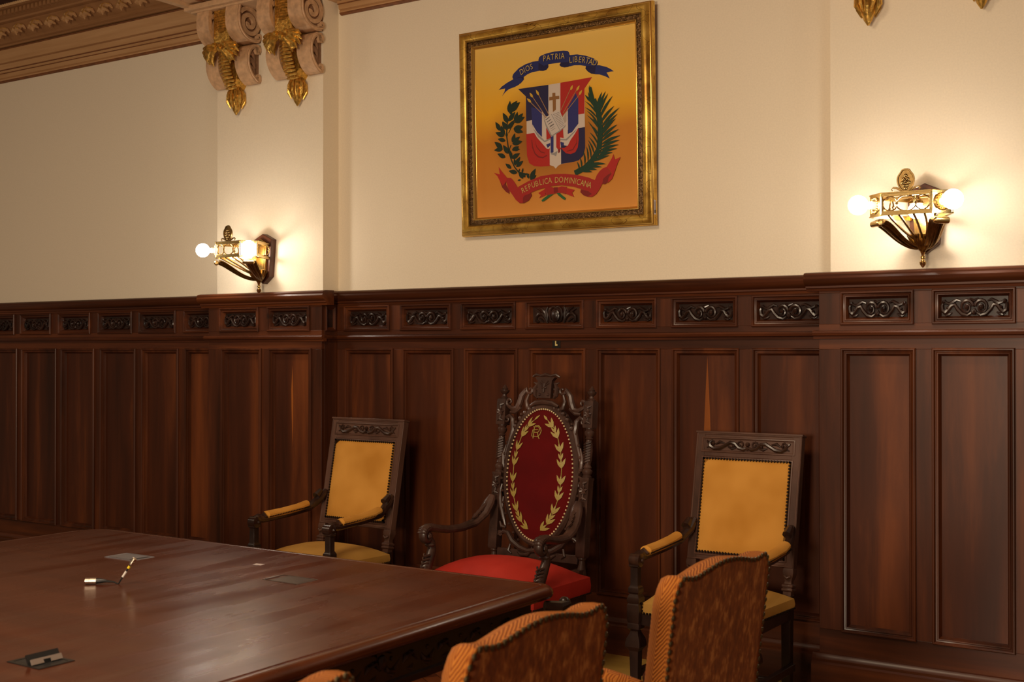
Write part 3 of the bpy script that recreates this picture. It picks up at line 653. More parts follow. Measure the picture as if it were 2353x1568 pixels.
('ink',[(0.0363,0.0093),(0.069,0.0202),(0.0696,0.0186),(0.0369,0.0077)]),
('ink',[(0.0411,0.0011),(0.0724,0.0123),(0.073,0.0107),(0.0417,-0.0005)]),
('ink',[(0.0459,-0.0073),(0.0758,0.0043),(0.0764,0.0029),(0.0465,-0.0087)]),
('ink',[(0.0507,-0.0155),(0.0792,-0.0036),(0.0798,-0.005),(0.0513,-0.0169)]),
('ink',[(0.0555,-0.0237),(0.0826,-0.0115),(0.0832,-0.0129),(0.0561,-0.0251)]),
('leaf',[(-0.2833,0.0412),(-0.2878,0.0088),(-0.2948,0.0098),(-0.2903,0.0422)]),
('leaf',[(-0.2878,0.0092),(-0.2887,-0.04),(-0.2957,-0.0398),(-0.2948,0.0094)]),
('leaf',[(-0.2887,-0.0394),(-0.2798,-0.0994),(-0.2868,-0.1004),(-0.2957,-0.0404)]),
('leaf',[(-0.2799,-0.0992),(-0.2726,-0.136),(-0.2794,-0.1374),(-0.2867,-0.1006)]),
('leaf',[(-0.2727,-0.1355),(-0.2595,-0.1728),(-0.2661,-0.1752),(-0.2793,-0.1379)]),
('leaf',[(-0.2597,-0.1724),(-0.2406,-0.2101),(-0.2468,-0.2133),(-0.2659,-0.1756)]),
('leaf',[(-0.241,-0.2094),(-0.2141,-0.2411),(-0.2195,-0.2457),(-0.2464,-0.214)]),
('leaf',[(-0.2158,-0.24),(-0.1691,-0.2535),(-0.1711,-0.2603),(-0.2178,-0.2468)]),
('leaf',[(-0.1693,-0.2535),(-0.1461,-0.2586),(-0.1477,-0.2654),(-0.1709,-0.2603)]),
('leaf',[(-0.2359,0.0354),(-0.2581,0.0081),(-0.2613,0.0107),(-0.2391,0.038)]),
('leaf',[(-0.258,0.0083),(-0.2783,-0.0225),(-0.2817,-0.0203),(-0.2614,0.0105)]),
('leaf',[(-0.2611,-0.0898),(-0.2713,-0.1086),(-0.2757,-0.1062),(-0.2655,-0.0874)]),
('leaf',[(-0.271,-0.1076),(-0.2735,-0.1369),(-0.2785,-0.1365),(-0.276,-0.1072)]),
('leaf',[(-0.2748,0.0901),(-0.2829,0.1013),(-0.2862,0.1153),(-0.2838,0.1286),(-0.2752,0.1445),(-0.2663,0.1569),(-0.2608,0.1426),(-0.2565,0.1251),(-0.2575,0.1117),(-0.2642,0.0989)]),
('leaf',[(-0.271,0.0959),(-0.2668,0.1127),(-0.2561,0.1272),(-0.2414,0.1357),(-0.2192,0.1403),(-0.2001,0.1418),(-0.2093,0.125),(-0.2226,0.1066),(-0.2363,0.0967),(-0.2539,0.0929)]),
('leaf',[(-0.269,0.1079),(-0.2675,0.1215),(-0.2606,0.1341),(-0.25,0.1423),(-0.2332,0.1483),(-0.2183,0.1515),(-0.2237,0.1373),(-0.2322,0.1215),(-0.2419,0.1123),(-0.2553,0.1074)]),
('leaf',[(-0.2832,0.0356),(-0.2965,0.0401),(-0.3076,0.0498),(-0.3134,0.0622),(-0.3157,0.0804),(-0.3157,0.096),(-0.3027,0.0874),(-0.2887,0.0755),(-0.2816,0.0637),(-0.2796,0.0492)]),
('leaf',[(-0.2793,0.0444),(-0.279,0.058),(-0.2733,0.0709),(-0.2635,0.0799),(-0.2474,0.0873),(-0.233,0.0918),(-0.2371,0.0773),(-0.2441,0.061),(-0.2529,0.051),(-0.2657,0.045)]),
('leaf',[(-0.2858,-0.0042),(-0.298,-0.0009),(-0.3085,0.0072),(-0.3145,0.0181),(-0.3176,0.0344),(-0.3184,0.0484),(-0.3062,0.0414),(-0.293,0.0314),(-0.2859,0.0212),(-0.2833,0.0082)]),
('leaf',[(-0.2801,0.0014),(-0.2807,0.014),(-0.2762,0.0263),(-0.2678,0.0352),(-0.2534,0.0431),(-0.2404,0.0481),(-0.2433,0.0345),(-0.2487,0.019),(-0.2562,0.0092),(-0.2676,0.0029)]),
('leaf',[(-0.2369,0.0339),(-0.2419,0.045),(-0.2422,0.0577),(-0.2378,0.0688),(-0.2275,0.0809),(-0.2176,0.0901),(-0.2154,0.0768),(-0.2148,0.0609),(-0.2181,0.0494),(-0.2261,0.0396)]),
('leaf',[(-0.2351,0.0322),(-0.2335,0.0467),(-0.2262,0.06),(-0.2149,0.0688),(-0.1969,0.0752),(-0.1811,0.0786),(-0.1869,0.0635),(-0.1959,0.0467),(-0.2062,0.0368),(-0.2205,0.0316)]),
('leaf',[(-0.2351,0.0322),(-0.229,0.045),(-0.218,0.055),(-0.2048,0.0594),(-0.1862,0.0595),(-0.1705,0.0576),(-0.1807,0.0455),(-0.1944,0.033),(-0.207,0.0272),(-0.2219,0.027)]),
('leaf',[(-0.245,-0.0067),(-0.2373,0.0039),(-0.2257,0.011),(-0.213,0.0128),(-0.1961,0.0098),(-0.1823,0.0054),(-0.1935,-0.0038),(-0.208,-0.0129),(-0.2205,-0.0159),(-0.2339,-0.0137)]),
('leaf',[(-0.338,-0.0006),(-0.3478,0.0034),(-0.3557,0.0112),(-0.3596,0.0209),(-0.3605,0.0347),(-0.3597,0.0465),(-0.3503,0.0394),(-0.3403,0.0297),(-0.3355,0.0205),(-0.3347,0.0095)]),
('leaf',[(-0.2584,0.0761),(-0.2661,0.0813),(-0.2715,0.0893),(-0.2731,0.0982),(-0.2715,0.1103),(-0.2688,0.1202),(-0.262,0.1125),(-0.2551,0.1025),(-0.2526,0.0938),(-0.2538,0.0842)]),
('leaf',[(-0.3334,-0.003),(-0.3458,0.0003),(-0.3564,0.0084),(-0.3624,0.0193),(-0.3656,0.0357),(-0.3665,0.0499),(-0.3542,0.0429),(-0.3408,0.0329),(-0.3336,0.0226),(-0.331,0.0096)]),
('leaf',[(-0.2955,-0.0001),(-0.3056,0.0032),(-0.314,0.0104),(-0.3186,0.0197),(-0.3205,0.0334),(-0.3206,0.0452),(-0.3107,0.0389),(-0.3,0.03),(-0.2945,0.0212),(-0.2929,0.0102)]),
('leaf',[(-0.2895,0.0026),(-0.2887,0.0133),(-0.2838,0.0232),(-0.2758,0.0299),(-0.2628,0.0351),(-0.2513,0.0381),(-0.2551,0.0269),(-0.2612,0.0143),(-0.2685,0.0068),(-0.2788,0.0026)]),
('leaf',[(-0.246,-0.0018),(-0.2386,0.008),(-0.2276,0.0145),(-0.2157,0.016),(-0.1999,0.0129),(-0.187,0.0086),(-0.1977,0.0001),(-0.2114,-0.0082),(-0.2231,-0.0108),(-0.2357,-0.0085)]),
('leaf',[(-0.2441,-0.0052),(-0.2318,0.0004),(-0.2178,0.0009),(-0.2056,-0.0039),(-0.192,-0.0152),(-0.1818,-0.0261),(-0.1965,-0.0287),(-0.2141,-0.0294),(-0.2268,-0.0259),(-0.2377,-0.017)]),
('leaf',[(-0.308,-0.0351),(-0.3205,-0.0396),(-0.3344,-0.039),(-0.346,-0.0332),(-0.3584,-0.0211),(-0.3676,-0.0095),(-0.3529,-0.0082),(-0.3355,-0.0088),(-0.3234,-0.0133),(-0.3134,-0.0229)]),
('leaf',[(-0.31,-0.0349),(-0.3214,-0.0284),(-0.3298,-0.0175),(-0.3329,-0.0051),(-0.3317,0.012),(-0.3289,0.0263),(-0.3185,0.0161),(-0.3079,0.0026),(-0.3035,-0.0094),(-0.3043,-0.0231)]),
('leaf',[(-0.3005,-0.0622),(-0.3103,-0.0672),(-0.3218,-0.0681),(-0.332,-0.0646),(-0.3435,-0.0559),(-0.3522,-0.0474),(-0.3403,-0.0448),(-0.3259,-0.0435),(-0.3154,-0.0459),(-0.3062,-0.0528)]),
('leaf',[(-0.2923,-0.0432),(-0.2968,-0.0382),(-0.2991,-0.0316),(-0.2987,-0.025),(-0.2954,-0.0169),(-0.2917,-0.0104),(-0.2883,-0.017),(-0.2853,-0.0253),(-0.285,-0.0318),(-0.2876,-0.0384)]),
('leaf',[(-0.2552,-0.0763),(-0.2595,-0.0661),(-0.2596,-0.0546),(-0.2553,-0.0446),(-0.2458,-0.0337),(-0.2366,-0.0256),(-0.2348,-0.0378),(-0.2346,-0.0522),(-0.2378,-0.0626),(-0.2453,-0.0713)]),
('leaf',[(-0.2553,-0.0828),(-0.2462,-0.0724),(-0.2334,-0.0661),(-0.22,-0.0654),(-0.2026,-0.0701),(-0.1885,-0.076),(-0.2011,-0.0846),(-0.2172,-0.0927),(-0.2305,-0.0948),(-0.2443,-0.0911)]),
('leaf',[(-0.2493,-0.0752),(-0.2462,-0.0648),(-0.2391,-0.056),(-0.2296,-0.0511),(-0.2156,-0.0488),(-0.2036,-0.0484),(-0.2098,-0.0587),(-0.2187,-0.0698),(-0.2275,-0.0756),(-0.2387,-0.0776)]),
('leaf',[(-0.3212,-0.1031),(-0.335,-0.1044),(-0.3487,-0.1001),(-0.359,-0.0913),(-0.3683,-0.0758),(-0.3745,-0.0618),(-0.3594,-0.0643),(-0.3421,-0.0695),(-0.331,-0.0772),(-0.3234,-0.0895)]),
('leaf',[(-0.3192,-0.1065),(-0.3277,-0.1148),(-0.3393,-0.1195),(-0.3509,-0.1192),(-0.3656,-0.1139),(-0.3774,-0.1079),(-0.3659,-0.1013),(-0.3515,-0.0954),(-0.3399,-0.0945),(-0.3281,-0.0986)]),
('leaf',[(-0.282,-0.1362),(-0.2946,-0.1332),(-0.3055,-0.1253),(-0.3119,-0.1144),(-0.3155,-0.098),(-0.3168,-0.0837),(-0.3042,-0.0904),(-0.2904,-0.1002),(-0.2829,-0.1103),(-0.2799,-0.1235)]),
('leaf',[(-0.3021,-0.1542),(-0.3136,-0.158),(-0.3261,-0.1571),(-0.3365,-0.1517),(-0.3475,-0.1404),(-0.3556,-0.1297),(-0.3423,-0.1288),(-0.3265,-0.1298),(-0.3156,-0.1341),(-0.3067,-0.143)]),
('leaf',[(-0.25,-0.1161),(-0.2431,-0.1099),(-0.234,-0.1067),(-0.225,-0.1073),(-0.2138,-0.1119),(-0.2048,-0.1169),(-0.2139,-0.1216),(-0.2253,-0.1258),(-0.2344,-0.1261),(-0.2433,-0.1225)]),
('leaf',[(-0.2579,-0.1187),(-0.2532,-0.1095),(-0.2449,-0.1025),(-0.2353,-0.0996),(-0.2217,-0.1),(-0.2104,-0.1017),(-0.2181,-0.1102),(-0.2283,-0.1191),(-0.2376,-0.123),(-0.2484,-0.1228)]),
('leaf',[(-0.2626,-0.1642),(-0.2702,-0.1582),(-0.2751,-0.1494),(-0.2761,-0.14),(-0.2734,-0.1277),(-0.2698,-0.1176),(-0.2633,-0.1261),(-0.257,-0.1371),(-0.2551,-0.1463),(-0.2572,-0.1562)]),
('leaf',[(-0.2607,-0.1644),(-0.2558,-0.1529),(-0.2466,-0.1438),(-0.2352,-0.1395),(-0.219,-0.1386),(-0.2052,-0.1397),(-0.2136,-0.1506),(-0.2251,-0.1622),(-0.236,-0.1677),(-0.2489,-0.1685)]),
('leaf',[(-0.2358,-0.2058),(-0.2424,-0.2008),(-0.2469,-0.1934),(-0.2479,-0.1853),(-0.2458,-0.1746),(-0.2429,-0.1659),(-0.2372,-0.1731),(-0.2315,-0.1824),(-0.2297,-0.1903),(-0.2313,-0.1988)]),
('leaf',[(-0.2319,-0.2127),(-0.2288,-0.2018),(-0.2214,-0.1924),(-0.2116,-0.1872),(-0.197,-0.1846),(-0.1844,-0.184),(-0.1908,-0.1949),(-0.1999,-0.2066),(-0.2091,-0.2129),(-0.2208,-0.215)]),
('leaf',[(-0.2356,-0.1993),(-0.2364,-0.1889),(-0.233,-0.1785),(-0.2261,-0.1709),(-0.2143,-0.164),(-0.2036,-0.1595),(-0.2057,-0.1709),(-0.2099,-0.184),(-0.2158,-0.1922),(-0.2252,-0.1978)]),
('leaf',[(-0.2636,-0.2199),(-0.2738,-0.2207),(-0.284,-0.2174),(-0.2915,-0.2107),(-0.2983,-0.1992),(-0.3027,-0.1887),(-0.2915,-0.1907),(-0.2787,-0.1947),(-0.2706,-0.2006),(-0.2651,-0.2098)]),
('leaf',[(-0.2247,-0.246),(-0.2352,-0.2518),(-0.2477,-0.2532),(-0.2589,-0.2497),(-0.2718,-0.2406),(-0.2816,-0.2316),(-0.2687,-0.2283),(-0.253,-0.2264),(-0.2415,-0.2287),(-0.2312,-0.2359)]),
('leaf',[(-0.2168,-0.2434),(-0.2179,-0.2392),(-0.2173,-0.2346),(-0.215,-0.231),(-0.2107,-0.2273),(-0.2066,-0.2246),(-0.2066,-0.2295),(-0.2073,-0.2351),(-0.2092,-0.239),(-0.2126,-0.242)]),
('leaf',[(-0.2014,-0.2609),(-0.1954,-0.2544),(-0.187,-0.2506),(-0.1784,-0.2504),(-0.1673,-0.2538),(-0.1584,-0.2578),(-0.1667,-0.2631),(-0.1771,-0.268),(-0.1857,-0.2691),(-0.1945,-0.2664)]),
('leaf',[(-0.1934,-0.2485),(-0.1957,-0.2435),(-0.196,-0.2378),(-0.194,-0.2328),(-0.1895,-0.2273),(-0.1851,-0.2231),(-0.184,-0.2291),(-0.1836,-0.2362),(-0.185,-0.2414),(-0.1886,-0.2459)]),
('leaf',[(-0.2018,-0.287),(-0.2048,-0.2903),(-0.209,-0.2922),(-0.2133,-0.2924),(-0.2189,-0.2907),(-0.2234,-0.2887),(-0.2193,-0.286),(-0.214,-0.2835),(-0.2097,-0.283),(-0.2053,-0.2842)]),
('leaf',[(-0.1704,-0.2732),(-0.1761,-0.2752),(-0.1825,-0.2748),(-0.1878,-0.2721),(-0.1934,-0.2665),(-0.1975,-0.2612),(-0.1908,-0.2607),(-0.1828,-0.2611),(-0.1773,-0.2632),(-0.1728,-0.2676)]),
('leaf',[(-0.1472,-0.2847),(-0.1542,-0.2817),(-0.1597,-0.2761),(-0.1623,-0.2692),(-0.1628,-0.2594),(-0.1622,-0.251),(-0.1556,-0.2561),(-0.1486,-0.2631),(-0.1452,-0.2697),(-0.1447,-0.2775)]),
('leaf',[(-0.1396,-0.2886),(-0.142,-0.2753),(-0.1391,-0.2615),(-0.1313,-0.2507),(-0.117,-0.2403),(-0.1039,-0.233),(-0.105,-0.248),(-0.1086,-0.2653),(-0.1152,-0.2768),(-0.1265,-0.2853)]),
('leaf',[(-0.1396,-0.2918),(-0.1367,-0.2827),(-0.1302,-0.275),(-0.1218,-0.2709),(-0.1093,-0.2691),(-0.0987,-0.269),(-0.1044,-0.278),(-0.1124,-0.2876),(-0.1204,-0.2926),(-0.1303,-0.2941)]),
('leaf',[(-0.1358,-0.2954),(-0.1334,-0.2909),(-0.1294,-0.2876),(-0.1246,-0.2862),(-0.118,-0.2865),(-0.1125,-0.2874),(-0.1163,-0.2915),(-0.1213,-0.2958),(-0.1259,-0.2976),(-0.1312,-0.2975)]),
('leaf',[(-0.1861,-0.2817),(-0.1965,-0.2797),(-0.2058,-0.2737),(-0.2114,-0.2651),(-0.2151,-0.2517),(-0.2167,-0.2401),(-0.2061,-0.2451),(-0.1944,-0.2526),(-0.1879,-0.2606),(-0.1849,-0.2712)]),
('palm',[(0.2545,0.173),(0.2725,0.105),(0.2609,0.102),(0.2429,0.17)]),
('palm',[(0.2806,0.109),(0.308,0.0401),(0.2802,0.0291),(0.2528,0.098)]),
('palm',[(0.3088,0.0375),(0.3219,-0.0296),(0.2925,-0.0354),(0.2794,0.0317)]),
('palm',[(0.3222,-0.0332),(0.3193,-0.0986),(0.2893,-0.0972),(0.2922,-0.0318)]),
('palm',[(0.3192,-0.0998),(0.3107,-0.1648),(0.2809,-0.161),(0.2894,-0.096)]),
('palm',[(0.308,-0.1716),(0.2692,-0.2259),(0.2448,-0.2085),(0.2836,-0.1542)]),
('palm',[(0.2662,-0.2291),(0.2178,-0.2664),(0.1994,-0.2426),(0.2478,-0.2053)]),
('palm',[(0.2139,-0.2685),(0.1508,-0.2925),(0.1402,-0.2645),(0.2033,-0.2405)]),
('palm',[(0.2619,0.104),(0.2529,0.1142),(0.2453,0.1289),(0.2418,0.1445),(0.242,0.165),(0.2441,0.1819),(0.2497,0.1668),(0.2563,0.1478),(0.2605,0.1324),(0.2628,0.1165)]),
('palm',[(0.2664,0.087),(0.2544,0.0894),(0.2414,0.0959),(0.2311,0.1054),(0.2213,0.1206),(0.2147,0.1342),(0.2266,0.1264),(0.2411,0.1164),(0.2519,0.1075),(0.2612,0.0969)]),
('palm',[(0.2896,0.0516),(0.2876,0.0668),(0.2895,0.0856),(0.2954,0.103),(0.3075,0.1231),(0.3192,0.1385),(0.315,0.1205),(0.3095,0.0982),(0.3043,0.0805),(0.2973,0.0635)]),
('palm',[(0.2942,0.0428),(0.2952,0.0605),(0.3007,0.082),(0.3104,0.1014),(0.3272,0.1234),(0.3427,0.1399),(0.3342,0.1199),(0.3237,0.0948),(0.3147,0.075),(0.3043,0.056)]),
('palm',[(0.2987,0.0259),(0.3012,0.0445),(0.3086,0.0669),(0.3202,0.087),(0.3393,0.1093),(0.3566,0.126),(0.3461,0.1054),(0.333,0.0795),(0.3222,0.0591),(0.31,0.0394)]),
('palm',[(0.303,0.0008),(0.3091,0.0218),(0.3213,0.0468),(0.3375,0.0688),(0.3624,0.0929),(0.3844,0.1106),(0.3687,0.0882),(0.3494,0.06),(0.3339,0.0375),(0.3173,0.0157)]),
('palm',[(0.3073,-0.0243),(0.3152,-0.0069),(0.329,0.0127),(0.3461,0.029),(0.3712,0.0453),(0.3929,0.0566),(0.3766,0.0396),(0.3563,0.0182),(0.3397,0.0014),(0.3222,-0.0143)]),
('palm',[(0.3117,-0.0494),(0.3237,-0.0293),(0.343,-0.0063),(0.3656,0.0127),(0.3977,0.0317),(0.4251,0.0449),(0.4027,0.0257),(0.3751,0.0012),(0.353,-0.0184),(0.3302,-0.0371)]),
('palm',[(0.3113,-0.074),(0.3216,-0.0551),(0.3385,-0.0338),(0.3587,-0.0161),(0.3877,0.0016),(0.4126,0.0138),(0.3929,-0.0043),(0.3684,-0.0273),(0.3487,-0.0456),(0.3282,-0.0628)]),
('palm',[(0.3111,-0.0904),(0.3197,-0.0728),(0.3345,-0.053),(0.3525,-0.0368),(0.3786,-0.0206),(0.4012,-0.0094),(0.3839,-0.0264),(0.3624,-0.0478),(0.345,-0.0647),(0.3265,-0.0804)]),
('palm',[(0.3108,-0.1068),(0.3217,-0.0911),(0.339,-0.0743),(0.3587,-0.0615),(0.3864,-0.05),(0.4099,-0.0429),(0.3907,-0.0567),(0.3668,-0.074),(0.3474,-0.0875),(0.3273,-0.0997)]),
('palm',[(0.3106,-0.1232),(0.3235,-0.1085),(0.343,-0.0931),(0.3646,-0.082),(0.3941,-0.0732),(0.4188,-0.0682),(0.3976,-0.0802),(0.3713,-0.0953),(0.3501,-0.1071),(0.3281,-0.1175)]),
('palm',[(0.3103,-0.1396),(0.3256,-0.1269),(0.3476,-0.1147),(0.371,-0.107),(0.402,-0.1027),(0.4276,-0.1016),(0.4045,-0.1102),(0.3756,-0.1211),(0.3524,-0.1296),(0.3288,-0.1366)]),
('palm',[(0.3053,-0.1556),(0.3211,-0.144),(0.3433,-0.1333),(0.3668,-0.1273),(0.3975,-0.125),(0.4226,-0.1256),(0.3994,-0.1327),(0.3705,-0.1417),(0.3472,-0.1485),(0.3236,-0.1539)]),
('palm',[(0.3004,-0.1716),(0.3166,-0.1612),(0.3392,-0.152),(0.3626,-0.1475),(0.3929,-0.1473),(0.4176,-0.1495),(0.3944,-0.155),(0.3654,-0.1621),(0.3421,-0.1674),(0.3185,-0.1712)]),
('palm',[(0.2907,-0.1871),(0.3072,-0.1772),(0.33,-0.1689),(0.3534,-0.1652),(0.3836,-0.166),(0.4081,-0.169),(0.3848,-0.1737),(0.3557,-0.1799),(0.3323,-0.1843),(0.3088,-0.1873)]),
('palm',[(0.281,-0.2028),(0.2947,-0.1936),(0.3138,-0.186),(0.3336,-0.1828),(0.3591,-0.1839),(0.3799,-0.1869),(0.3604,-0.1916),(0.3359,-0.1975),(0.3163,-0.2014),(0.2964,-0.2036)]),
('palm',[(0.2569,-0.2254),(0.2709,-0.215),(0.2907,-0.2057),(0.3115,-0.2009),(0.3387,-0.2),(0.361,-0.2015),(0.3405,-0.2077),(0.3149,-0.2154),(0.2942,-0.2209),(0.2732,-0.2249)]),
('palm',[(0.2376,-0.2403),(0.2528,-0.234),(0.2729,-0.2304),(0.2927,-0.2313),(0.3174,-0.2374),(0.337,-0.2445),(0.3171,-0.2453),(0.2921,-0.2461),(0.2722,-0.246),(0.2524,-0.2442)]),
('palm',[(0.2183,-0.2512),(0.2331,-0.2456),(0.2524,-0.2428),(0.2714,-0.2443),(0.2947,-0.2513),(0.3132,-0.259),(0.2941,-0.2591),(0.2702,-0.2592),(0.2512,-0.2583),(0.2323,-0.2557)]),
('palm',[(0.1989,-0.262),(0.2124,-0.2567),(0.23,-0.2542),(0.2472,-0.2559),(0.2681,-0.263),(0.2847,-0.2706),(0.2674,-0.2708),(0.2457,-0.2707),(0.2285,-0.2697),(0.2114,-0.2668)]),
('palm',[(0.1796,-0.2687),(0.1921,-0.2642),(0.2081,-0.2627),(0.2234,-0.2654),(0.2417,-0.2733),(0.256,-0.2815),(0.2404,-0.281),(0.2209,-0.2801),(0.2055,-0.2782),(0.1905,-0.2742)]),
('palm',[(0.2755,0.0613),(0.2631,0.0714),(0.2508,0.087),(0.2425,0.1044),(0.2367,0.1284),(0.234,0.1485),(0.2438,0.1318),(0.2559,0.1108),(0.2649,0.0937),(0.2723,0.0758)]),
('palm',[(0.2801,0.0526),(0.2669,0.0689),(0.2539,0.0921),(0.2456,0.1169),(0.2407,0.1497),(0.2392,0.1767),(0.2482,0.1521),(0.2598,0.1216),(0.2688,0.097),(0.2765,0.0721)]),
('palm',[(0.2845,0.0274),(0.2739,0.0384),(0.2607,0.0539),(0.2472,0.0692),(0.2293,0.0873),(0.2142,0.1011),(0.2325,0.0904),(0.2532,0.075),(0.267,0.06),(0.278,0.0423)]),
('palm',[(0.2888,0.0023),(0.2774,0.0121),(0.2631,0.026),(0.2486,0.0398),(0.2295,0.0559),(0.2136,0.0681),(0.2324,0.0593),(0.2541,0.0461),(0.2689,0.0327),(0.2812,0.0164)]),
('palm',[(0.2931,-0.031),(0.2826,-0.0187),(0.2696,-0.0016),(0.2562,0.0153),(0.2382,0.0352),(0.223,0.0505),(0.2416,0.0381),(0.2625,0.0207),(0.2763,0.0041),(0.287,-0.015)]),
('palm',[(0.2974,-0.0562),(0.2866,-0.0438),(0.273,-0.0266),(0.259,-0.0097),(0.2403,0.0103),(0.2245,0.0256),(0.2436,0.0133),(0.2653,-0.0041),(0.2795,-0.0207),(0.2908,-0.04)]),
('palm',[(0.2969,-0.089),(0.2881,-0.0799),(0.2774,-0.0668),(0.2667,-0.0536),(0.2527,-0.0379),(0.2409,-0.0257),(0.256,-0.0349),(0.273,-0.0481),(0.284,-0.0609),(0.2924,-0.0761)]),
('palm',[(0.2946,-0.1135),(0.2856,-0.0975),(0.2744,-0.0756),(0.2626,-0.0541),(0.246,-0.0283),(0.2316,-0.0083),(0.2498,-0.026),(0.2698,-0.0498),(0.2819,-0.0711),(0.2905,-0.0945)]),
('palm',[(0.2914,-0.1378),(0.2833,-0.1275),(0.2737,-0.1129),(0.2641,-0.0983),(0.2512,-0.0807),(0.2403,-0.067),(0.2548,-0.0781),(0.2709,-0.0934),(0.2809,-0.1077),(0.288,-0.1241)]),
('palm',[(0.2816,-0.1616),(0.2742,-0.1514),(0.2654,-0.1369),(0.2567,-0.1225),(0.245,-0.1049),(0.2351,-0.0913),(0.2487,-0.1025),(0.2637,-0.1179),(0.2728,-0.1321),(0.2789,-0.1482)]),
('palm',[(0.267,-0.1851),(0.261,-0.1737),(0.2543,-0.1578),(0.2475,-0.1419),(0.2382,-0.1225),(0.2301,-0.1073),(0.2422,-0.1206),(0.2551,-0.1383),(0.2622,-0.154),(0.2662,-0.1712)]),
('palm',[(0.2476,-0.2081),(0.2444,-0.1956),(0.2416,-0.1786),(0.2387,-0.1616),(0.2342,-0.1406),(0.2298,-0.1239),(0.2385,-0.1397),(0.2469,-0.1599),(0.2502,-0.1768),(0.25,-0.1944)]),
('palm',[(0.2283,-0.223),(0.2265,-0.2105),(0.2255,-0.1938),(0.2245,-0.177),(0.2224,-0.1561),(0.22,-0.1395),(0.2268,-0.1557),(0.2328,-0.1762),(0.2342,-0.1929),(0.2322,-0.21)]),
('palm',[(0.2089,-0.2379),(0.2068,-0.2267),(0.2056,-0.2116),(0.2046,-0.1965),(0.2026,-0.1776),(0.2005,-0.1626),(0.207,-0.1771),(0.2129,-0.1955),(0.2144,-0.2106),(0.2125,-0.2261)]),
('palm',[(0.1894,-0.2529),(0.1866,-0.2443),(0.1845,-0.2325),(0.1829,-0.2206),(0.1808,-0.2057),(0.1788,-0.1939),(0.1852,-0.2049),(0.1912,-0.2191),(0.1932,-0.2309),(0.1922,-0.2433)]),
('palm',[(0.1749,-0.26),(0.1713,-0.2541),(0.1681,-0.2457),(0.1658,-0.237),(0.1632,-0.226),(0.161,-0.2173),(0.1674,-0.2247),(0.1738,-0.2344),(0.1765,-0.243),(0.1767,-0.2523)]),
('palm',[(0.3066,-0.0735),(0.2993,-0.0619),(0.2908,-0.0457),(0.2822,-0.0295),(0.2705,-0.0099),(0.2604,0.0053),(0.2743,-0.0077),(0.2895,-0.0253),(0.2984,-0.0412),(0.3043,-0.059)]),
('red3',[(-0.2181,-0.3251),(-0.1475,-0.2977),(-0.07,-0.2778),(0.0061,-0.2731),(0.0812,-0.2768),(0.1553,-0.2875),(0.2283,-0.3074),(0.2823,-0.3304),(0.2818,-0.3618),(0.2558,-0.4071),(0.1908,-0.3678),(0.1358,-0.3495),(0.0616,-0.3367),(-0.0138,-0.3369),(-0.0904,-0.3506),(-0.133,-0.3622),(-0.1723,-0.3904),(-0.204,-0.4176),(-0.2351,-0.3959),(-0.2266,-0.3572)]),
('red2',[(-0.1879,-0.3893),(-0.1799,-0.3768),(-0.1331,-0.3654),(-0.1295,-0.3803),(-0.1493,-0.405),(-0.1806,-0.4176),(-0.2118,-0.4155)]),
('red3',[(-0.2221,-0.328),(-0.1879,-0.3861),(-0.1884,-0.417),(-0.2118,-0.4139),(-0.2351,-0.3959),(-0.2582,-0.3648),(-0.2853,-0.33),(-0.2965,-0.2897),(-0.2922,-0.2702),(-0.2645,-0.2724),(-0.2451,-0.2936)]),
('red2',[(-0.2962,-0.2732),(-0.3008,-0.3058),(-0.2776,-0.3404),(-0.2779,-0.3595),(-0.3015,-0.3453),(-0.3249,-0.3205),(-0.3403,-0.283),(-0.3161,-0.2717)]),
('red',[(-0.3796,-0.2343),(-0.3396,-0.2467),(-0.3469,-0.2048),(-0.3235,-0.2348),(-0.2922,-0.2686),(-0.2965,-0.2897),(-0.3208,-0.3109),(-0.3403,-0.283),(-0.3558,-0.2554)]),
('red2',[(0.1835,-0.3672),(0.1796,-0.3828),(0.1976,-0.3999),(0.2267,-0.4114),(0.2521,-0.4131),(0.2559,-0.4008),(0.2272,-0.3799)]),
('red3',[(0.2679,-0.3293),(0.2828,-0.2991),(0.3011,-0.2786),(0.3229,-0.2647),(0.3408,-0.2615),(0.3549,-0.2767),(0.3688,-0.2965),(0.3543,-0.3141),(0.3218,-0.3366),(0.2997,-0.3725),(0.2777,-0.3992),(0.2521,-0.4131),(0.2231,-0.4095),(0.2596,-0.3948)]),
('red2',[(0.3688,-0.2965),(0.354,-0.3359),(0.3323,-0.3514),(0.3144,-0.3485),(0.322,-0.3209),(0.3509,-0.3013)]),
('red',[(0.3408,-0.2631),(0.359,-0.2396),(0.3735,-0.2191),(0.3845,-0.1967),(0.3912,-0.2268),(0.4266,-0.2159),(0.4085,-0.2469),(0.3902,-0.292),(0.3755,-0.3251),(0.3467,-0.3478),(0.3542,-0.3203),(0.3724,-0.2968),(0.3549,-0.2736)]),
('green2',[(-0.0069,-0.376),(0.0139,-0.379),(-0.0494,-0.4149),(-0.0628,-0.4173),(-0.0665,-0.4089),(-0.0491,-0.3972)]),
('green2',[(0.029,-0.3753),(0.0478,-0.3766),(0.0885,-0.4082),(0.0827,-0.4174),(0.0716,-0.4135),(0.0419,-0.3906)]),
('red',[(-0.0869,-0.3687),(-0.0445,-0.3507),(-0.0393,-0.3834),(-0.0816,-0.3966),(-0.0698,-0.3812)]),
('red',[(0.0949,-0.3544),(0.1448,-0.3676),(0.1279,-0.3823),(0.1405,-0.4054),(0.0907,-0.386)]),
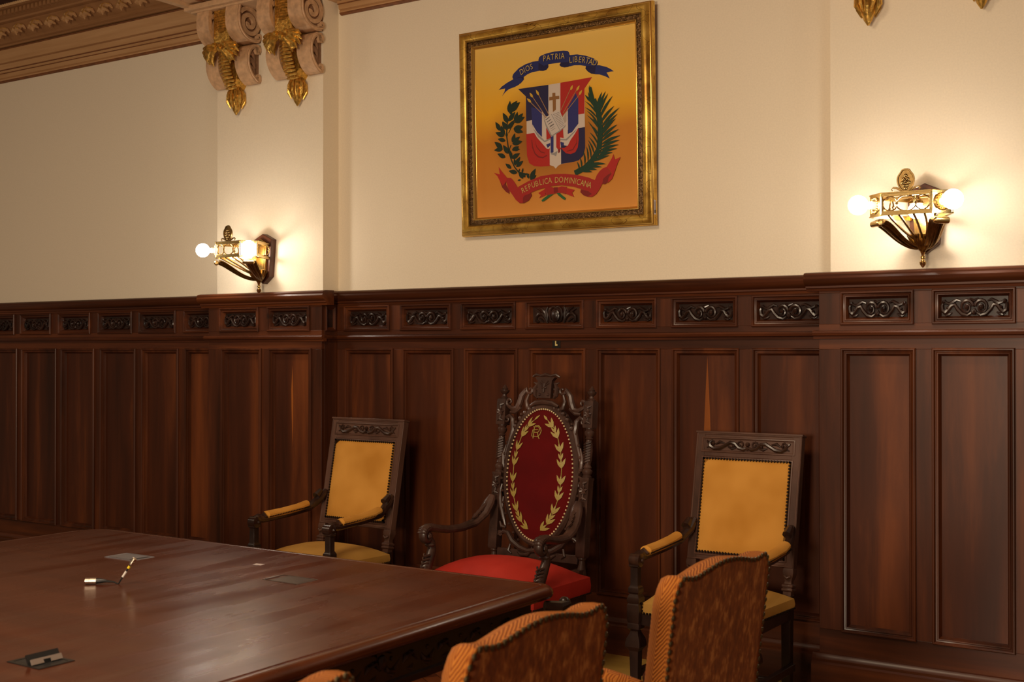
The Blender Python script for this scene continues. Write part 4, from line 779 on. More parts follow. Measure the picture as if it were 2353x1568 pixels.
('red3',[(-0.0424,-0.338),(-0.0101,-0.3371),(0.0237,-0.3525),(0.0615,-0.3424),(0.095,-0.3481),(0.0965,-0.3737),(0.087,-0.3858),(0.0572,-0.3773),(0.0233,-0.3781),(-0.0336,-0.3854),(-0.0447,-0.3636)]),
('red2',[(0.0125,-0.3452),(0.0389,-0.3455),(0.0403,-0.3745),(0.0139,-0.3758)])]
LETTERS=[('text', 'D', -0.1775, 0.2919, 0.373, 0.045), ('text', 'I', -0.1594, 0.299, 0.373, 0.045), ('text', 'O', -0.1404, 0.3053, 0.242, 0.045), ('text', 'S', -0.1153, 0.3115, 0.242, 0.045), ('text', 'P', -0.0339, 0.3449, 0.033, 0.045), ('text', 'A', -0.0084, 0.3457, 0.033, 0.045), ('text', 'T', 0.0171, 0.3466, 0.033, 0.045), ('text', 'R', 0.0427, 0.3455, -0.055, 0.045), ('text', 'I', 0.0618, 0.3445, -0.055, 0.045), ('text', 'A', 0.0809, 0.3434, -0.055, 0.045), ('text', 'L', 0.131, 0.3145, -0.006, 0.045), ('text', 'I', 0.1479, 0.3144, -0.006, 0.045), ('text', 'B', 0.1648, 0.3143, -0.006, 0.045), ('text', 'E', 0.1869, 0.3101, -0.213, 0.045), ('text', 'R', 0.2089, 0.3053, -0.213, 0.045), ('text', 'T', 0.2304, 0.2989, -0.352, 0.045), ('text', 'A', 0.2516, 0.2911, -0.352, 0.045), ('text', 'D', 0.2745, 0.2827, -0.352, 0.045), ('text', 'R', -0.1796, -0.3605, 0.384, 0.045), ('text', 'E', -0.1579, -0.3518, 0.384, 0.045), ('text', 'P', -0.1363, -0.343, 0.384, 0.045), ('text', 'U', -0.1141, -0.336, 0.222, 0.045), ('text', 'B', -0.0913, -0.3308, 0.222, 0.045), ('text', 'L', -0.0685, -0.326, 0.09, 0.045), ('text', 'I', -0.051, -0.3244, 0.09, 0.045), ('text', 'C', -0.0323, -0.3227, 0.09, 0.045), ('text', 'A', -0.0078, -0.3205, 0.09, 0.045), ('text', 'D', 0.0331, -0.321, -0.028, 0.045), ('text', 'O', 0.061, -0.3218, -0.028, 0.045), ('text', 'M', 0.0917, -0.3262, -0.164, 0.045), ('text', 'I', 0.1141, -0.33, -0.164, 0.045), ('text', 'N', 0.1314, -0.3328, -0.164, 0.045), ('text', 'I', 0.1484, -0.337, -0.27, 0.045), ('text', 'C', 0.1665, -0.342, -0.27, 0.045), ('text', 'A', 0.1903, -0.3486, -0.27, 0.045), ('text', 'N', 0.2125, -0.3558, -0.317, 0.045), ('text', 'A', 0.2347, -0.3631, -0.317, 0.045)]
# ---------------- painting in its gilt frame ----------------
ANG = math.atan2(.03, 1.16)
pic = thing('framed_painting', 'large gilt-framed painting of a coat of arms hanging on the cream wall', 'painting', (-3.503, -.060, 2.825))
FW0, FW1, FH0, FH1 = -.604, .624, -.584, .574
RX = (ANG, 0, 0)
def gilt_frame():
    m, nt, b = newmat('gilt_frame_leaf'); mp = coords(nt, (1, 1, 1), False)
    n = N(nt, 'ShaderNodeTexNoise'); n.inputs['Scale'].default_value = 9; n.inputs['Detail'].default_value = 6; nt.links.new(mp.outputs[0], n.inputs['Vector'])
    r = ramp(nt, [(.3, (.30, .145, .022)), (.5, (.62, .37, .065)), (.7, (.85, .57, .13))]); nt.links.new(n.outputs['Fac'], r.inputs[0])
    # fine cracks of the leaf across the rail
    v = N(nt, 'ShaderNodeTexVoronoi', feature='DISTANCE_TO_EDGE'); v.inputs['Scale'].default_value = 13; nt.links.new(mp.outputs[0], v.inputs['Vector'])
    g = N(nt, 'ShaderNodeMath', operation='GREATER_THAN'); g.inputs[1].default_value = .006; nt.links.new(v.outputs['Distance'], g.inputs[0])
    mx = N(nt, 'ShaderNodeMix', data_type='RGBA'); mx.inputs['A'].default_value = (.12, .045, .01, 1)
    nt.links.new(g.outputs[0], mx.inputs['Factor']); nt.links.new(r.outputs[0], mx.inputs['B'])
    nt.links.new(mx.outputs['Result'], b.inputs['Base Color']); b.inputs['Metallic'].default_value = .7; b.inputs['Roughness'].default_value = .33
    bp = N(nt, 'ShaderNodeBump'); bp.inputs['Strength'].default_value = .25; bp.inputs['Distance'].default_value = .004
    nt.links.new(n.outputs['Fac'], bp.inputs['Height']); nt.links.new(bp.outputs[0], b.inputs['Normal'])
    return m
M_FR = gilt_frame()
M_FRD = simple('dark_gilt_ornament', (.16, .085, .028), .4, metal=.6, bump=1.0, bscale=85, var=.7)
M_FRE = simple('bright_gilt_edge', (.78, .50, .13), .3, metal=.9)
def frame_rail(name, prof, mats, mi=0):
    q = MB(); n = len(prof); vs = []; fs = []
    for i, p in prof: vs += [(FW0+i, -p, FH0+i), (FW1-i, -p, FH0+i), (FW1-i, -p, FH1-i), (FW0+i, -p, FH1-i)]
    for j in range(n-1):
        for k in range(4): fs.append((j*4+k, j*4+(k+1) % 4, (j+1)*4+(k+1) % 4, (j+1)*4+k))
    q.add(vs, fs); return q.obj(name, mats, pic, rot=RX, ang=50)
frame_rail('frame', [(.012, -.028), (.0, -.026), (.0, -.006), (.006, .002), (.010, .008), (.018, .026), (.030, .034), (.042, .034), (.052, .027), (.058, .018), (.060, .016)], M_FR)
frame_rail('outer_bead', [(.002, .002), (.004, .010), (.010, .013), (.016, .011)], M_FRE)
frame_rail('ornament_band', [(.060, .018), (.064, .020), (.066, .012), (.074, .016), (.084, .013), (.088, .010)], M_FRD)
frame_rail('inner_slip', [(.088, .014), (.092, .016), (.097, .012), (.101, -.002), (.104, -.004)], M_FRE)
rel = MB(); rnd = random.Random(5)
def relrow(a, b_):
    n = int((Vector(b_)-Vector(a)).length/.017)
    for i in range(n+1):
        p = Vector(a).lerp(Vector(b_), i/n); d = (Vector(b_)-Vector(a)).normalized(); w = Vector((-d.z, 0, d.x))
        o_ = (1 if i % 2 else -1)*.005
        rel.ball((p.x+w.x*o_, -.0155, p.z+w.z*o_), .0068, n=6, sc=(1, .55, 1))
i_ = .077
for a, b_ in (((FW0+i_, 0, FH0+i_), (FW1-i_, 0, FH0+i_)), ((FW1-i_, 0, FH0+i_), (FW1-i_, 0, FH1-i_)), ((FW1-i_, 0, FH1-i_), (FW0+i_, 0, FH1-i_)), ((FW0+i_, 0, FH1-i_), (FW0+i_, 0, FH0+i_))): relrow(a, b_)
rel.obj('ornament_relief', M_FRD, pic, rot=RX)
def canvas_mat():
    m, nt, b = newmat('painted_ground'); tc = N(nt, 'ShaderNodeTexCoord'); sx = N(nt, 'ShaderNodeSeparateXYZ'); nt.links.new(tc.outputs['Object'], sx.inputs[0])
    n = N(nt, 'ShaderNodeTexNoise'); n.inputs['Scale'].default_value = 2.2; n.inputs['Detail'].default_value = 3; nt.links.new(tc.outputs['Object'], n.inputs['Vector'])
    a = N(nt, 'ShaderNodeMath', operation='MULTIPLY_ADD'); a.inputs[1].default_value = .28; nt.links.new(n.outputs['Fac'], a.inputs[0]); nt.links.new(sx.outputs[2], a.inputs[2])
    mr = N(nt, 'ShaderNodeMapRange'); mr.inputs['From Min'].default_value = -.36; mr.inputs['From Max'].default_value = .62; nt.links.new(a.outputs[0], mr.inputs['Value'])
    r = ramp(nt, [(0, (.66, .285, .058)), (.22, (.58, .225, .032)), (.45, (.56, .21, .018)), (.60, (.80, .40, .018)), (.78, (.78, .46, .065)), (1, (.76, .50, .125))])
    nt.links.new(mr.outputs[0], r.inputs[0])
    # the brown cloud painted behind the shield
    mp = N(nt, 'ShaderNodeMapping'); mp.inputs['Location'].default_value = (.02, 0, .17); mp.inputs['Scale'].default_value = (2.6, 0, 3.4); nt.links.new(tc.outputs['Object'], mp.inputs[0])
    ln = N(nt, 'ShaderNodeVectorMath', operation='LENGTH'); nt.links.new(mp.outputs[0], ln.inputs[0])
    m2 = N(nt, 'ShaderNodeMapRange'); m2.inputs['From Min'].default_value = .35; m2.inputs['From Max'].default_value = 1.05; m2.inputs['To Min'].default_value = .85; m2.inputs['To Max'].default_value = 0
    nt.links.new(ln.outputs['Value'], m2.inputs['Value'])
    mx = N(nt, 'ShaderNodeMix', data_type='RGBA'); nt.links.new(m2.outputs[0], mx.inputs['Factor']); nt.links.new(r.outputs[0], mx.inputs['A']); mx.inputs['B'].default_value = (.24, .078, .012, 1)
    nt.links.new(mx.outputs['Result'], b.inputs['Base Color']); b.inputs['Roughness'].default_value = .55; b.inputs['Specular IOR Level'].default_value = .3
    return m
PC = {'blue': (.020, .026, .125), 'navy': (.014, .012, .060), 'white': (.60, .50, .42), 'shblue': (.022, .018, .062), 'red': (.42, .022, .016), 'red2': (.20, .016, .014), 'red3': (.36, .022, .018),
      'flagblue': (.030, .032, .15), 'cream': (.42, .34, .28), 'grey': (.28, .26, .25), 'brown': (.26, .115, .035), 'gold': (.36, .19, .08), 'goldb': (.60, .36, .04), 'page': (.56, .49, .44), 'ink': (.12, .10, .10),
      'leaf': (.014, .028, .016), 'palm': (.013, .045, .024), 'green2': (.03, .12, .04), 'text': (.52, .36, .10)}
names = list(PC); cm = [canvas_mat()]+[simple('paint_'+k, PC[k], .55, spec=.3) for k in names]
q = MB()
q.add([(-.52, .006, -.50), (.545, .006, -.50), (.545, .006, .485), (-.52, .006, .485)], [(0, 1, 2, 3)], 0, False)
from mathutils.geometry import tessellate_polygon
for li, (mt, poly) in enumerate(EMBLEM):
    y = .0056-.000035*li
    vs = [(a, y, b_) for a, b_ in poly]
    tri = tessellate_polygon([[Vector((a, b_, 0)) for a, b_ in poly]])
    q.add(vs, [tuple(t) for t in tri], 1+names.index(mt), False)
def glyph(ch):
    c = bpy.data.curves.new('t', 'FONT'); c.body = ch; c.align_x = 'CENTER'; c.resolution_u = 3; c.size = 1
    o = bpy.data.objects.new('t', c); COL.objects.link(o)
    dg = bpy.context.evaluated_depsgraph_get(); dg.update(); me = bpy.data.meshes.new_from_object(o.evaluated_get(dg))
    vs = [(v.co.x, v.co.y) for v in me.vertices]; fs = [tuple(p.vertices) for p in me.polygons]
    bpy.data.objects.remove(o); bpy.data.meshes.remove(me); return vs, fs
GL = {}
for mt, ch, x, z, a, h in LETTERS:
    if ch not in GL: GL[ch] = glyph(ch)
    vs, fs = GL[ch]; ca, sa = math.cos(a), math.sin(a); out = []
    for u, v in vs:
        u *= h*.80; v *= h*1.0; v -= h*.0
        out.append((x+u*ca-v*sa, -.0022, z+u*sa+v*ca))
    q.add(out, fs, 1+names.index(mt), False)
q.obj('canvas', cm, pic, rot=RX)
bk = MB(); bk.box(FW0+.02, FW1-.02, .008, .030, FH0+.02, FH1-.02); bk.obj('backing_board', M_FRD, pic, rot=RX)
tg = MB(); tg.box(FW1-.0005, FW1+.001, -.012, .008, FH0+.055, FH0+.13); o = tg.obj('side_label', simple('label_white', (.55, .5, .55), .4), pic, rot=RX)
tg = MB(); tg.box(FW1+.001, FW1+.0015, -.009, .005, FH0+.062, FH0+.078); tg.box(FW1+.001, FW1+.0015, -.004, .0, FH0+.078, FH0+.122); tg.obj('label_print', M_BLACK, pic, rot=RX)

# ---------------- wall lamps ----------------
def make_sconce():
    r = thing('wall_sconce', '', 'wall lamp')
    hexa = [(0, .165), (.078, .128), (.058, -.105), (0, -.150), (-.058, -.105), (-.078, .128)]
    q = MB(); q.prism([(x*1.0, z) for x, z in hexa], -.045, 0); q.obj('backboard', M_PLATE, r, bevel=.003)
    q = MB(); q.prism([(x*.66, z*.80) for x, z in hexa], -.062, -.045); q.prism([(x*.5, z*.70) for x, z in hexa], -.066, -.062); q.obj('brass_plate', M_BRASS, r, bevel=.002)
    z0, z1 = .0, .098
    ring = [(-.058, -.050), (-.168, -.262), (-.103, -.330), (.103, -.330), (.168, -.262), (.058, -.050)]
    q = MB()
    for zz in (z0+.009, z1-.009):
        for i in range(5):
            a, b_ = Vector((*ring[i], 0)), Vector((*ring[i+1], 0)); d = (b_-a); L = d.length; an = math.atan2(d.y, d.x)
            M = T(a.x, a.y, zz) @ rotm(0, 0, an)
            q.box(-.002, L+.002, -.007, .007, -.009, .009, 0, M); q.box(-.002, L+.004, -.011, .004, (.004 if zz > .05 else -.009), (.009 if zz > .05 else -.004), 0, M)
    for x, y in ring[1:5]: q.tube([(x, y, z0), (x, y, z1)], .008, 8)
    q.obj('gallery', M_BRASS, r)
    # pierced scroll work of the front and the cheeks
    zc = (z0+z1)/2
    def circ(q, cx, rr, M=None, w=1):
        q.tube([(cx+rr*w*math.cos(a*PI/10), 0, zc+rr*math.sin(a*PI/10)) for a in range(21)], .0032, 6, 0, M)
    for M, wide in ((T(0, -.330, 0), 1.25), (T(-.113, -.156, 0) @ rotm(0, 0, PI/2+.478), 1.21), (T(.113, -.156, 0) @ rotm(0, 0, PI/2-.478), 1.21)):
        q = MB(); circ(q, 0, .034, M, wide)
        if wide > 1.22: circ(q, -.068, .031, M); circ(q, .068, .031, M)
        for s_ in (-1, 1): q.ball((s_*.040, 0, zc), .007, 0, M, 8)
        q.tube([(0, 0, z0+.012), (0, 0, z0+.018)], .006, 6, 0, M); q.tube([(0, 0, z1-.018), (0, 0, z1-.012)], .006, 6, 0, M)
        q.obj('pierced_scrollwork', M_BRASS, r)
    # corner faces with rosettes, sockets and globes
    for s_ in (-1, 1):
        d = Vector((s_*1, -.95, 0)).normalized(); cx, cy = s_*.1355, -.296
        A = Vector((d.x, d.y, 0)).to_track_quat('Z', 'Y').to_matrix().to_4x4()
        M = T(cx, cy, zc) @ A
        q = MB(); rz = math.atan2(d.y, d.x)+PI/2
        q.box(-.048, .048, -.004, .004, z0+.008, z1-.008, 0, T(cx, cy, 0) @ rotm(0, 0, rz))
        q.lathe([(.040, -.002), (.040, .006), (.034, .010), (.030, .007), (.026, .012), (.022, .010)], 24, 0, M)
        for k in range(16):
            a = 2*PI*k/16; q.ball((.030*math.cos(a), .030*math.sin(a), .011), .0042, 0, M, 6)
        q.obj('corner_rosette', M_BRASS, r)
        q = MB(); q.lathe([(.017, .008), (.017, .034), (.014, .038), (.012, .046)], 16, 0, M); so = q.obj('lamp_socket', M_PORC, r)
        q = MB(); bc = Vector((cx, cy, zc))+d*.086
        q.lathe([(.012, .040)]+[(.042*math.sin(a), .086-.042*math.cos(a)) for a in [PI*(.12+.88*k/9) for k in range(10)]], 20, 0, M)
        q.obj('globe_bulb', M_BULB, so)
        # curved arm under the corner, ending in a rolled scroll
        q = MB()
        P = bez((s_*.128, -.285, -.020), (s_*.100, -.250, -.020), (s_*.075, -.150, -.125), (s_*.012, -.068, -.118), 16)
        q.tube(P, [.043-.022*k/16 for k in range(17)], 12, 0, None, ((0, 0, 1), .26))
        for e_ in (-.5, 0, .5): q.tube([Vector(p)+Vector((e_*.05*(1-k/22), -e_*.0, -.0105)) for k, p in enumerate(P)], [.0055-.002*k/16 for k in range(17)], 6)
        q.obj('curved_arm', M_BRASSD, r)
        ax = Vector((-d.y, d.x, 0)); c0 = Vector((s_*.138, -.298, -.030))
        q = MB(); q.tube([c0-ax*.036, c0-ax*.030, c0+ax*.030, c0+ax*.036], [.008, .014, .014, .008], 12); q.obj('arm_scroll', M_BRASS, r)
    for s_, e in ((-1, .075), (1, .075), (-1, .03), (1, .03)):
        q = MB(); q.tube(bez((s_*e, -.325, 0), (s_*e*.9, -.24, -.03), (s_*e*.6, -.15, -.08), (s_*.006, -.085, -.100), 10), [.0055]*11, 6); q.obj('thin_rib', M_BRASSD, r)
    q = MB(); q.lathe([(.004, -.150), (.012, -.140), (.028, -.125), (.046, -.100), (.056, -.078), (.058, -.070), (.05, -.066)], 24, 0, T(0, -.075, 0))
    for k in range(14):
        a = PI+PI*k/13; q.tube([(.020*math.cos(a), -.075+.020*math.sin(a), -.128), (.046*math.cos(a), -.075+.046*math.sin(a), -.098), (.062*math.cos(a), -.075+.062*math.sin(a), -.066)], [.004, .007, .007], 6)
    q.obj('fluted_cup', M_BRASSD, r)
    q = MB(); q.lathe([(.002, -.212), (.006, -.208), (.013, -.197), (.015, -.188), (.008, -.180), (.006, -.174), (.011, -.170), (.011, -.164), (.006, -.160), (.008, -.150), (.012, -.144)], 16, 0, T(0, -.075, 0)); q.obj('drop_finial', M_BRASS, r)
    # third lamp hanging inside the gallery
    q = MB(); q.lathe([(.030, .060), (.028, .072), (.016, .082), (.014, .098)], 14, 0, T(0, -.175, 0)); q.box(-.118, .118, -.182, -.168, .086, .094); so = q.obj('inner_lamp_holder', M_BRASS, r)
    q = MB(); q.ball((0, -.175, .030), .036, n=16); q.obj('globe_bulb', M_BULB, so)
    # heart shaped crest
    q = MB(); hp = []
    for k in range(25):
        t = 2*PI*k/25; hp.append((.034*math.sin(t)*(1-.18*math.cos(t)), .140-.043*math.cos(t)*(1) + (.008 if abs(t-PI) < .5 else 0)))
    q.prism(hp, -.335, -.329, 0, None, False)
    q.tube([(a, -.336, b_) for a, b_ in hp]+[(hp[0][0], -.336, hp[0][1])], .004, 6)
    for (a, b_) in ((0, .165), (.008, .15), (-.008, .15), (.014, .135), (-.014, .135), (0, .14), (.006, .122), (-.006, .122), (0, .11)): q.ball((a, -.337, b_), .0075, n=8)
    for s_ in (-1, 1): q.tube([(0, -.332, .100), (s_*.022, -.332, .104), (s_*.040, -.332, .114), (s_*.054, -.332, .116), (s_*.060, -.332, .108), (s_*.054, -.332, .102)], [.006, .005, .005, .004, .004, .003], 6)
    q.obj('leaf_crest', M_BRASSD, r, ang=60)
    return r
sc = make_sconce()
SC = [((-5.555, -.14, 2.160), 'lit brass wall lamp with globe bulbs on the left breast, between corbels and panelling'), ((-1.478, -.14, 2.172), 'lit brass wall lamp with globe bulbs to the right of the painting')]
for i, (l, s_) in enumerate(SC):
    c = sc if i == 0 else copy_tree(sc)
    c.location = l; c['label'] = s_; c['group'] = 'brass wall lamps on the breasts'
# ---------------- seats and cushions ----------------
def cushion(q, x0f, x0b, yf, yb, zb, zt, dome, rnd=.03, m=0, n=18, pw=.5):
    """domed seat: half width x0f in front, x0b behind, side from zb to zt, then the dome"""
    def w(v): return lerp(x0f, x0b, v)
    def top(u, v):
        a, b_ = 2*u-1, 2*v-1
        e = max(0, 1-abs(a)**2.6)**pw*max(0, 1-abs(b_)**2.6)**pw
        return (a*w(v), lerp(yf, yb, v), zt+dome*e)
    q.grid(top, n, n, m)
    vs = []; fs = []; per = [(i/8, 0) for i in range(8)]+[(1, i/8) for i in range(8)]+[(1-i/8, 1) for i in range(8)]+[(0, 1-i/8) for i in range(8)]
    for u, v in per:
        x, y = (2*u-1)*w(v), lerp(yf, yb, v)
        vs += [(x, y, zt), (x*1.012, y+(.004 if v == 1 else -.004 if v == 0 else 0), (zt+zb)/2), (x, y, zb)]
    k = len(per)
    for i in range(k):
        j = (i+1) % k
        fs += [(i*3, j*3, j*3+1, i*3+1), (i*3+1, j*3+1, j*3+2, i*3+2)]
    q.add(vs, fs, m)
def nails(q, a, b_, r=.005, step=.0125, m=0, d=(0, -1, 0), M=None):
    a, b_ = Vector(a), Vector(b_); n = max(1, int((b_-a).length/step))
    for i in range(n+1):
        p = a.lerp(b_, i/n); q.ball(p, r, m, M, 6)
def leg_front(x, y, top):
    q = MB()
    q.sq([(.021, top), (.021, .665-.0), (.021, .64), (.024, .636), (.024, .628), (.018, .622), (.018, .545), (.023, .535), (.026, .53), (.026, .512), (.021, .505), (.027, .492), (.030, .485), (.030, .47), (.026, .462), (.030, .455), (.030, .385), (.026, .375), (.029, .368), (.029, .35), (.018, .34), (.020, .33), (.032, .305), (.036, .285), (.036, .27), (.030, .262), (.022, .25), (.018, .10), (.022, .085), (.028, .07), (.028, .03), (.022, .0)][::-1], 0, T(x, y, 0))
    return q
# ---------------- mustard armchairs ----------------
def make_armchair():
    r = thing('armchair', '', 'chair'); w = .268; th = -math.radians(11.2)
    PV = (0, .285, .455)     # the back turns about this line
    def bk(q, name, mt, par=r, bevel=.002):
        return q.obj(name, mt, par, loc=PV if par == r else (0, 0, 0), rot=(th, 0, 0) if par == r else (0, 0, 0), bevel=bevel)
    t0, t1 = .135, .752
    f = MB()
    f.box(-w, -w+.045, -.022, .022, t0, t1); f.box(w-.045, w, -.022, .022, t0, t1)
    f.box(-w+.044, w-.044, -.020, .020, t1-.118, t1-.001); f.box(-w+.044, w-.044, -.020, .020, t0+.001, t0+.052)
    f.box(-w-.004, w+.004, -.027, .026, t1-.006, t1+.004)
    bf = bk(f, 'back_frame', M_CHW)
    q = MB(); q.rect(-w+.028, w-.028, t1-.100, t1-.022, -.020, [(0, 0), (.003, .005), (.008, .006), (.012, .001), (.016, -.004)]); q.rect(-w+.034, w-.034, t0+.022, t1-.118, -.020, [(0, 0), (.003, .005), (.008, .006), (.012, .001)]); q.rect(-w+.002, w-.002, t0+.002, t1-.004, -.020, [(0, 0), (.002, .004), (.006, .004), (.010, .0)]); bk(q, 'frame_moulding', M_CHW, bf, 0)
    q = MB(); y = -.022; zc = t1-.061
    for s_ in (-1, 1):
        def P(l): return [(s_*a, y, zc+b_) for a, b_ in l]
        q.tube(P([(0, -.01), (.02, -.018), (.045, -.012), (.065, .008), (.09, .012), (.115, -.002), (.14, -.016), (.170, -.020), (.192, -.008), (.196, .010), (.184, .020), (.172, .014)]), [.006, .010, .009, .009, .010, .009, .010, .010, .010, .008, .006, .004], 7)
        q.tube(P(spiral(.035, .004, .018, .004, 0, 1.1, 10)), .005, 6); q.tube(P([(.06, -.012), (.08, -.016), (.10, -.008)]), [.004, .008, .003], 6)
        q.tube(P([(.12, .010), (.145, .014), (.165, .002)]), [.003, .008, .004], 6); q.ball((s_*.176, y-.003, zc+.004), .009, n=8); q.ball((s_*.07, y-.002, zc-.004), .009, n=8)
        q.tube(P([(.196, .0), (.208, .014), (.212, .02)]), [.004, .006, .002], 6); q.tube(P([(.198, -.01), (.21, -.016)]), [.004, .003], 6)
    q.ball((0, y-.002, zc+.006), .012, n=8); q.ball((0, y-.002, zc-.014), .010, n=8); bk(q, 'carved_crest', M_CHC, bf, 0)
    q = MB(); u = w-.050; za, zb = t0+.040, t1-.130
    q.grid(lambda a, b_: (lerp(-u, u, a), -.024-.016*(max(0, 1-abs(2*a-1)**5)*max(0, 1-abs(2*b_-1)**5))**.5, lerp(za, zb, b_)), 14, 16)
    q.box(-u, u, -.024, .022, za, zb)
    bc = bk(q, 'back_cushion', M_SUEDE, bevel=0)
    q = MB()
    for a, b_ in (((-u, -.029, za), (-u, -.029, zb)), ((u, -.029, za), (u, -.029, zb)), ((-u, -.029, zb), (u, -.029, zb)), ((-u, -.029, za), (u, -.029, za))): nails(q, a, b_, .0065, .0150)
    bk(q, 'back_nail_trim', M_NAIL, bc, 0)
    for s_ in (-1, 1):       # carved brackets carrying the back
        q = MB(); q.sq([(.020, -.02), (.020, .03), (.026, .034), (.026, .042), (.020, .046), (.026, .052), (.026, .060), (.018, .066), (.016, .078), (.023, .100), (.026, .118), (.024, .136)], 0, T(s_*(w-.024), 0, 0))
        q.tube([(s_*(w-.024)-.016, -.028, .10), (s_*(w-.024), -.034, .09), (s_*(w-.024)+.016, -.028, .10)], .007, 6)
        bk(q, 'back_bracket', M_CHW)
    for s_ in (-1, 1):
        q = MB(); q.sq([(.020, 0), (.022, .35), (.024, .36), (.024, .47)], 0, T(s_*(w-.024), .275, 0)); q.obj('leg', M_CHD, r, bevel=.002)
        q = leg_front(s_*.276, -.220, .66); q.obj('leg', M_CHD, r, bevel=.0015)
        # arm: scroll front, padded rail, rise to the back post
        ax = s_*.272
        q = MB()
        q.tube([(ax-.028, -.222, .655), (ax-.024, -.222, .655), (ax+.024, -.222, .655), (ax+.028, -.222, .655)], [.018, .030, .030, .018], 16)
        q.ball((ax+.029, -.222, .655), .009, n=8); q.ball((ax-.029, -.222, .655), .009, n=8)
        q.tube([(ax, -.225, .665), (ax, -.19, .672), (ax, -.150, .664), (ax, .05, .672), (ax-s_*.006, .20, .690), (ax-s_*.02, .28, .735), (ax-s_*.026, .325, .775)], [.022, .026, .021, .019, .022, .026, .020], 10, 0, None, ((1, 0, 0), 1.0))
        q.tube([(ax-.02, -.152, .672), (ax, -.150, .690), (ax+.02, -.152, .672)], .012, 7); q.tube([(ax-s_*.018, .25, .75), (ax-s_*.018, .29, .78)], [.024, .016], 8)
        arm = q.obj('arm', M_CHC, r)
        q = MB()
        q.tube([(ax, -.140, .678), (ax, -.13, .684), (ax, 0, .688), (ax, .12, .698), (ax-s_*.004, .185, .712), (ax-s_*.005, .198, .710)], [.018, .029, .030, .030, .028, .014], 14, 0, None, ((0, 0, 1), .75)); q.obj('arm_pad', M_SUEDE, arm)
        for o_ in (-.029, .029):
            q = MB(); nails(q, (ax+o_, -.13, .676), (ax+o_-s_*.003, .185, .698), .0045); q.obj('arm_nail_trim', M_NAIL, arm)
        q = MB(); q.box(s_*.272-.014, s_*.272+.014, -.2, .27, .13, .165); q.obj('stretcher', M_CHD, r, bevel=.003)
    q = MB(); q.box(-.268, .268, -.222, .255, .365, .415); q.box(-.26, .26, -.02, .01, .13, .16); q.tube([(-.1, -.228, .37), (-.05, -.23, .355), (0, -.23, .362), (.05, -.23, .355), (.1, -.228, .37)], .008, 6); q.obj('seat_rail', M_CHD, r, bevel=.002)
    q = MB(); cushion(q, .250, .282, -.214, .262, .413, .462, .062); st_ = q.obj('seat', M_SUEDES, r)
    for a, b_ in (((-.250, -.219, .419), (.250, -.219, .419)), ((-.254, -.214, .419), (-.284, .262, .419)), ((.254, -.214, .419), (.284, .262, .419)), ((-.246, -.219, .43), (-.246, -.219, .462)), ((.246, -.219, .43), (.246, -.219, .462))):
        q = MB(); nails(q, a, b_, .0062, .0145); q.obj('seat_nail_trim', M_NAIL, st_)
    return r
ac = make_armchair()
for i, (x, y, rz, l) in enumerate([(-4.610, -.690, 0.0, 'mustard suede armchair standing beyond the table, left of the red throne'), (-2.305, -.605, 0.0, 'mustard suede armchair right of the red throne, partly behind an orange chair')]):
    c = ac if i == 0 else copy_tree(ac)
    c.location = (x, y, 0); c.rotation_euler = (0, 0, rz); c['label'] = l; c['group'] = 'mustard armchairs against the panelling'

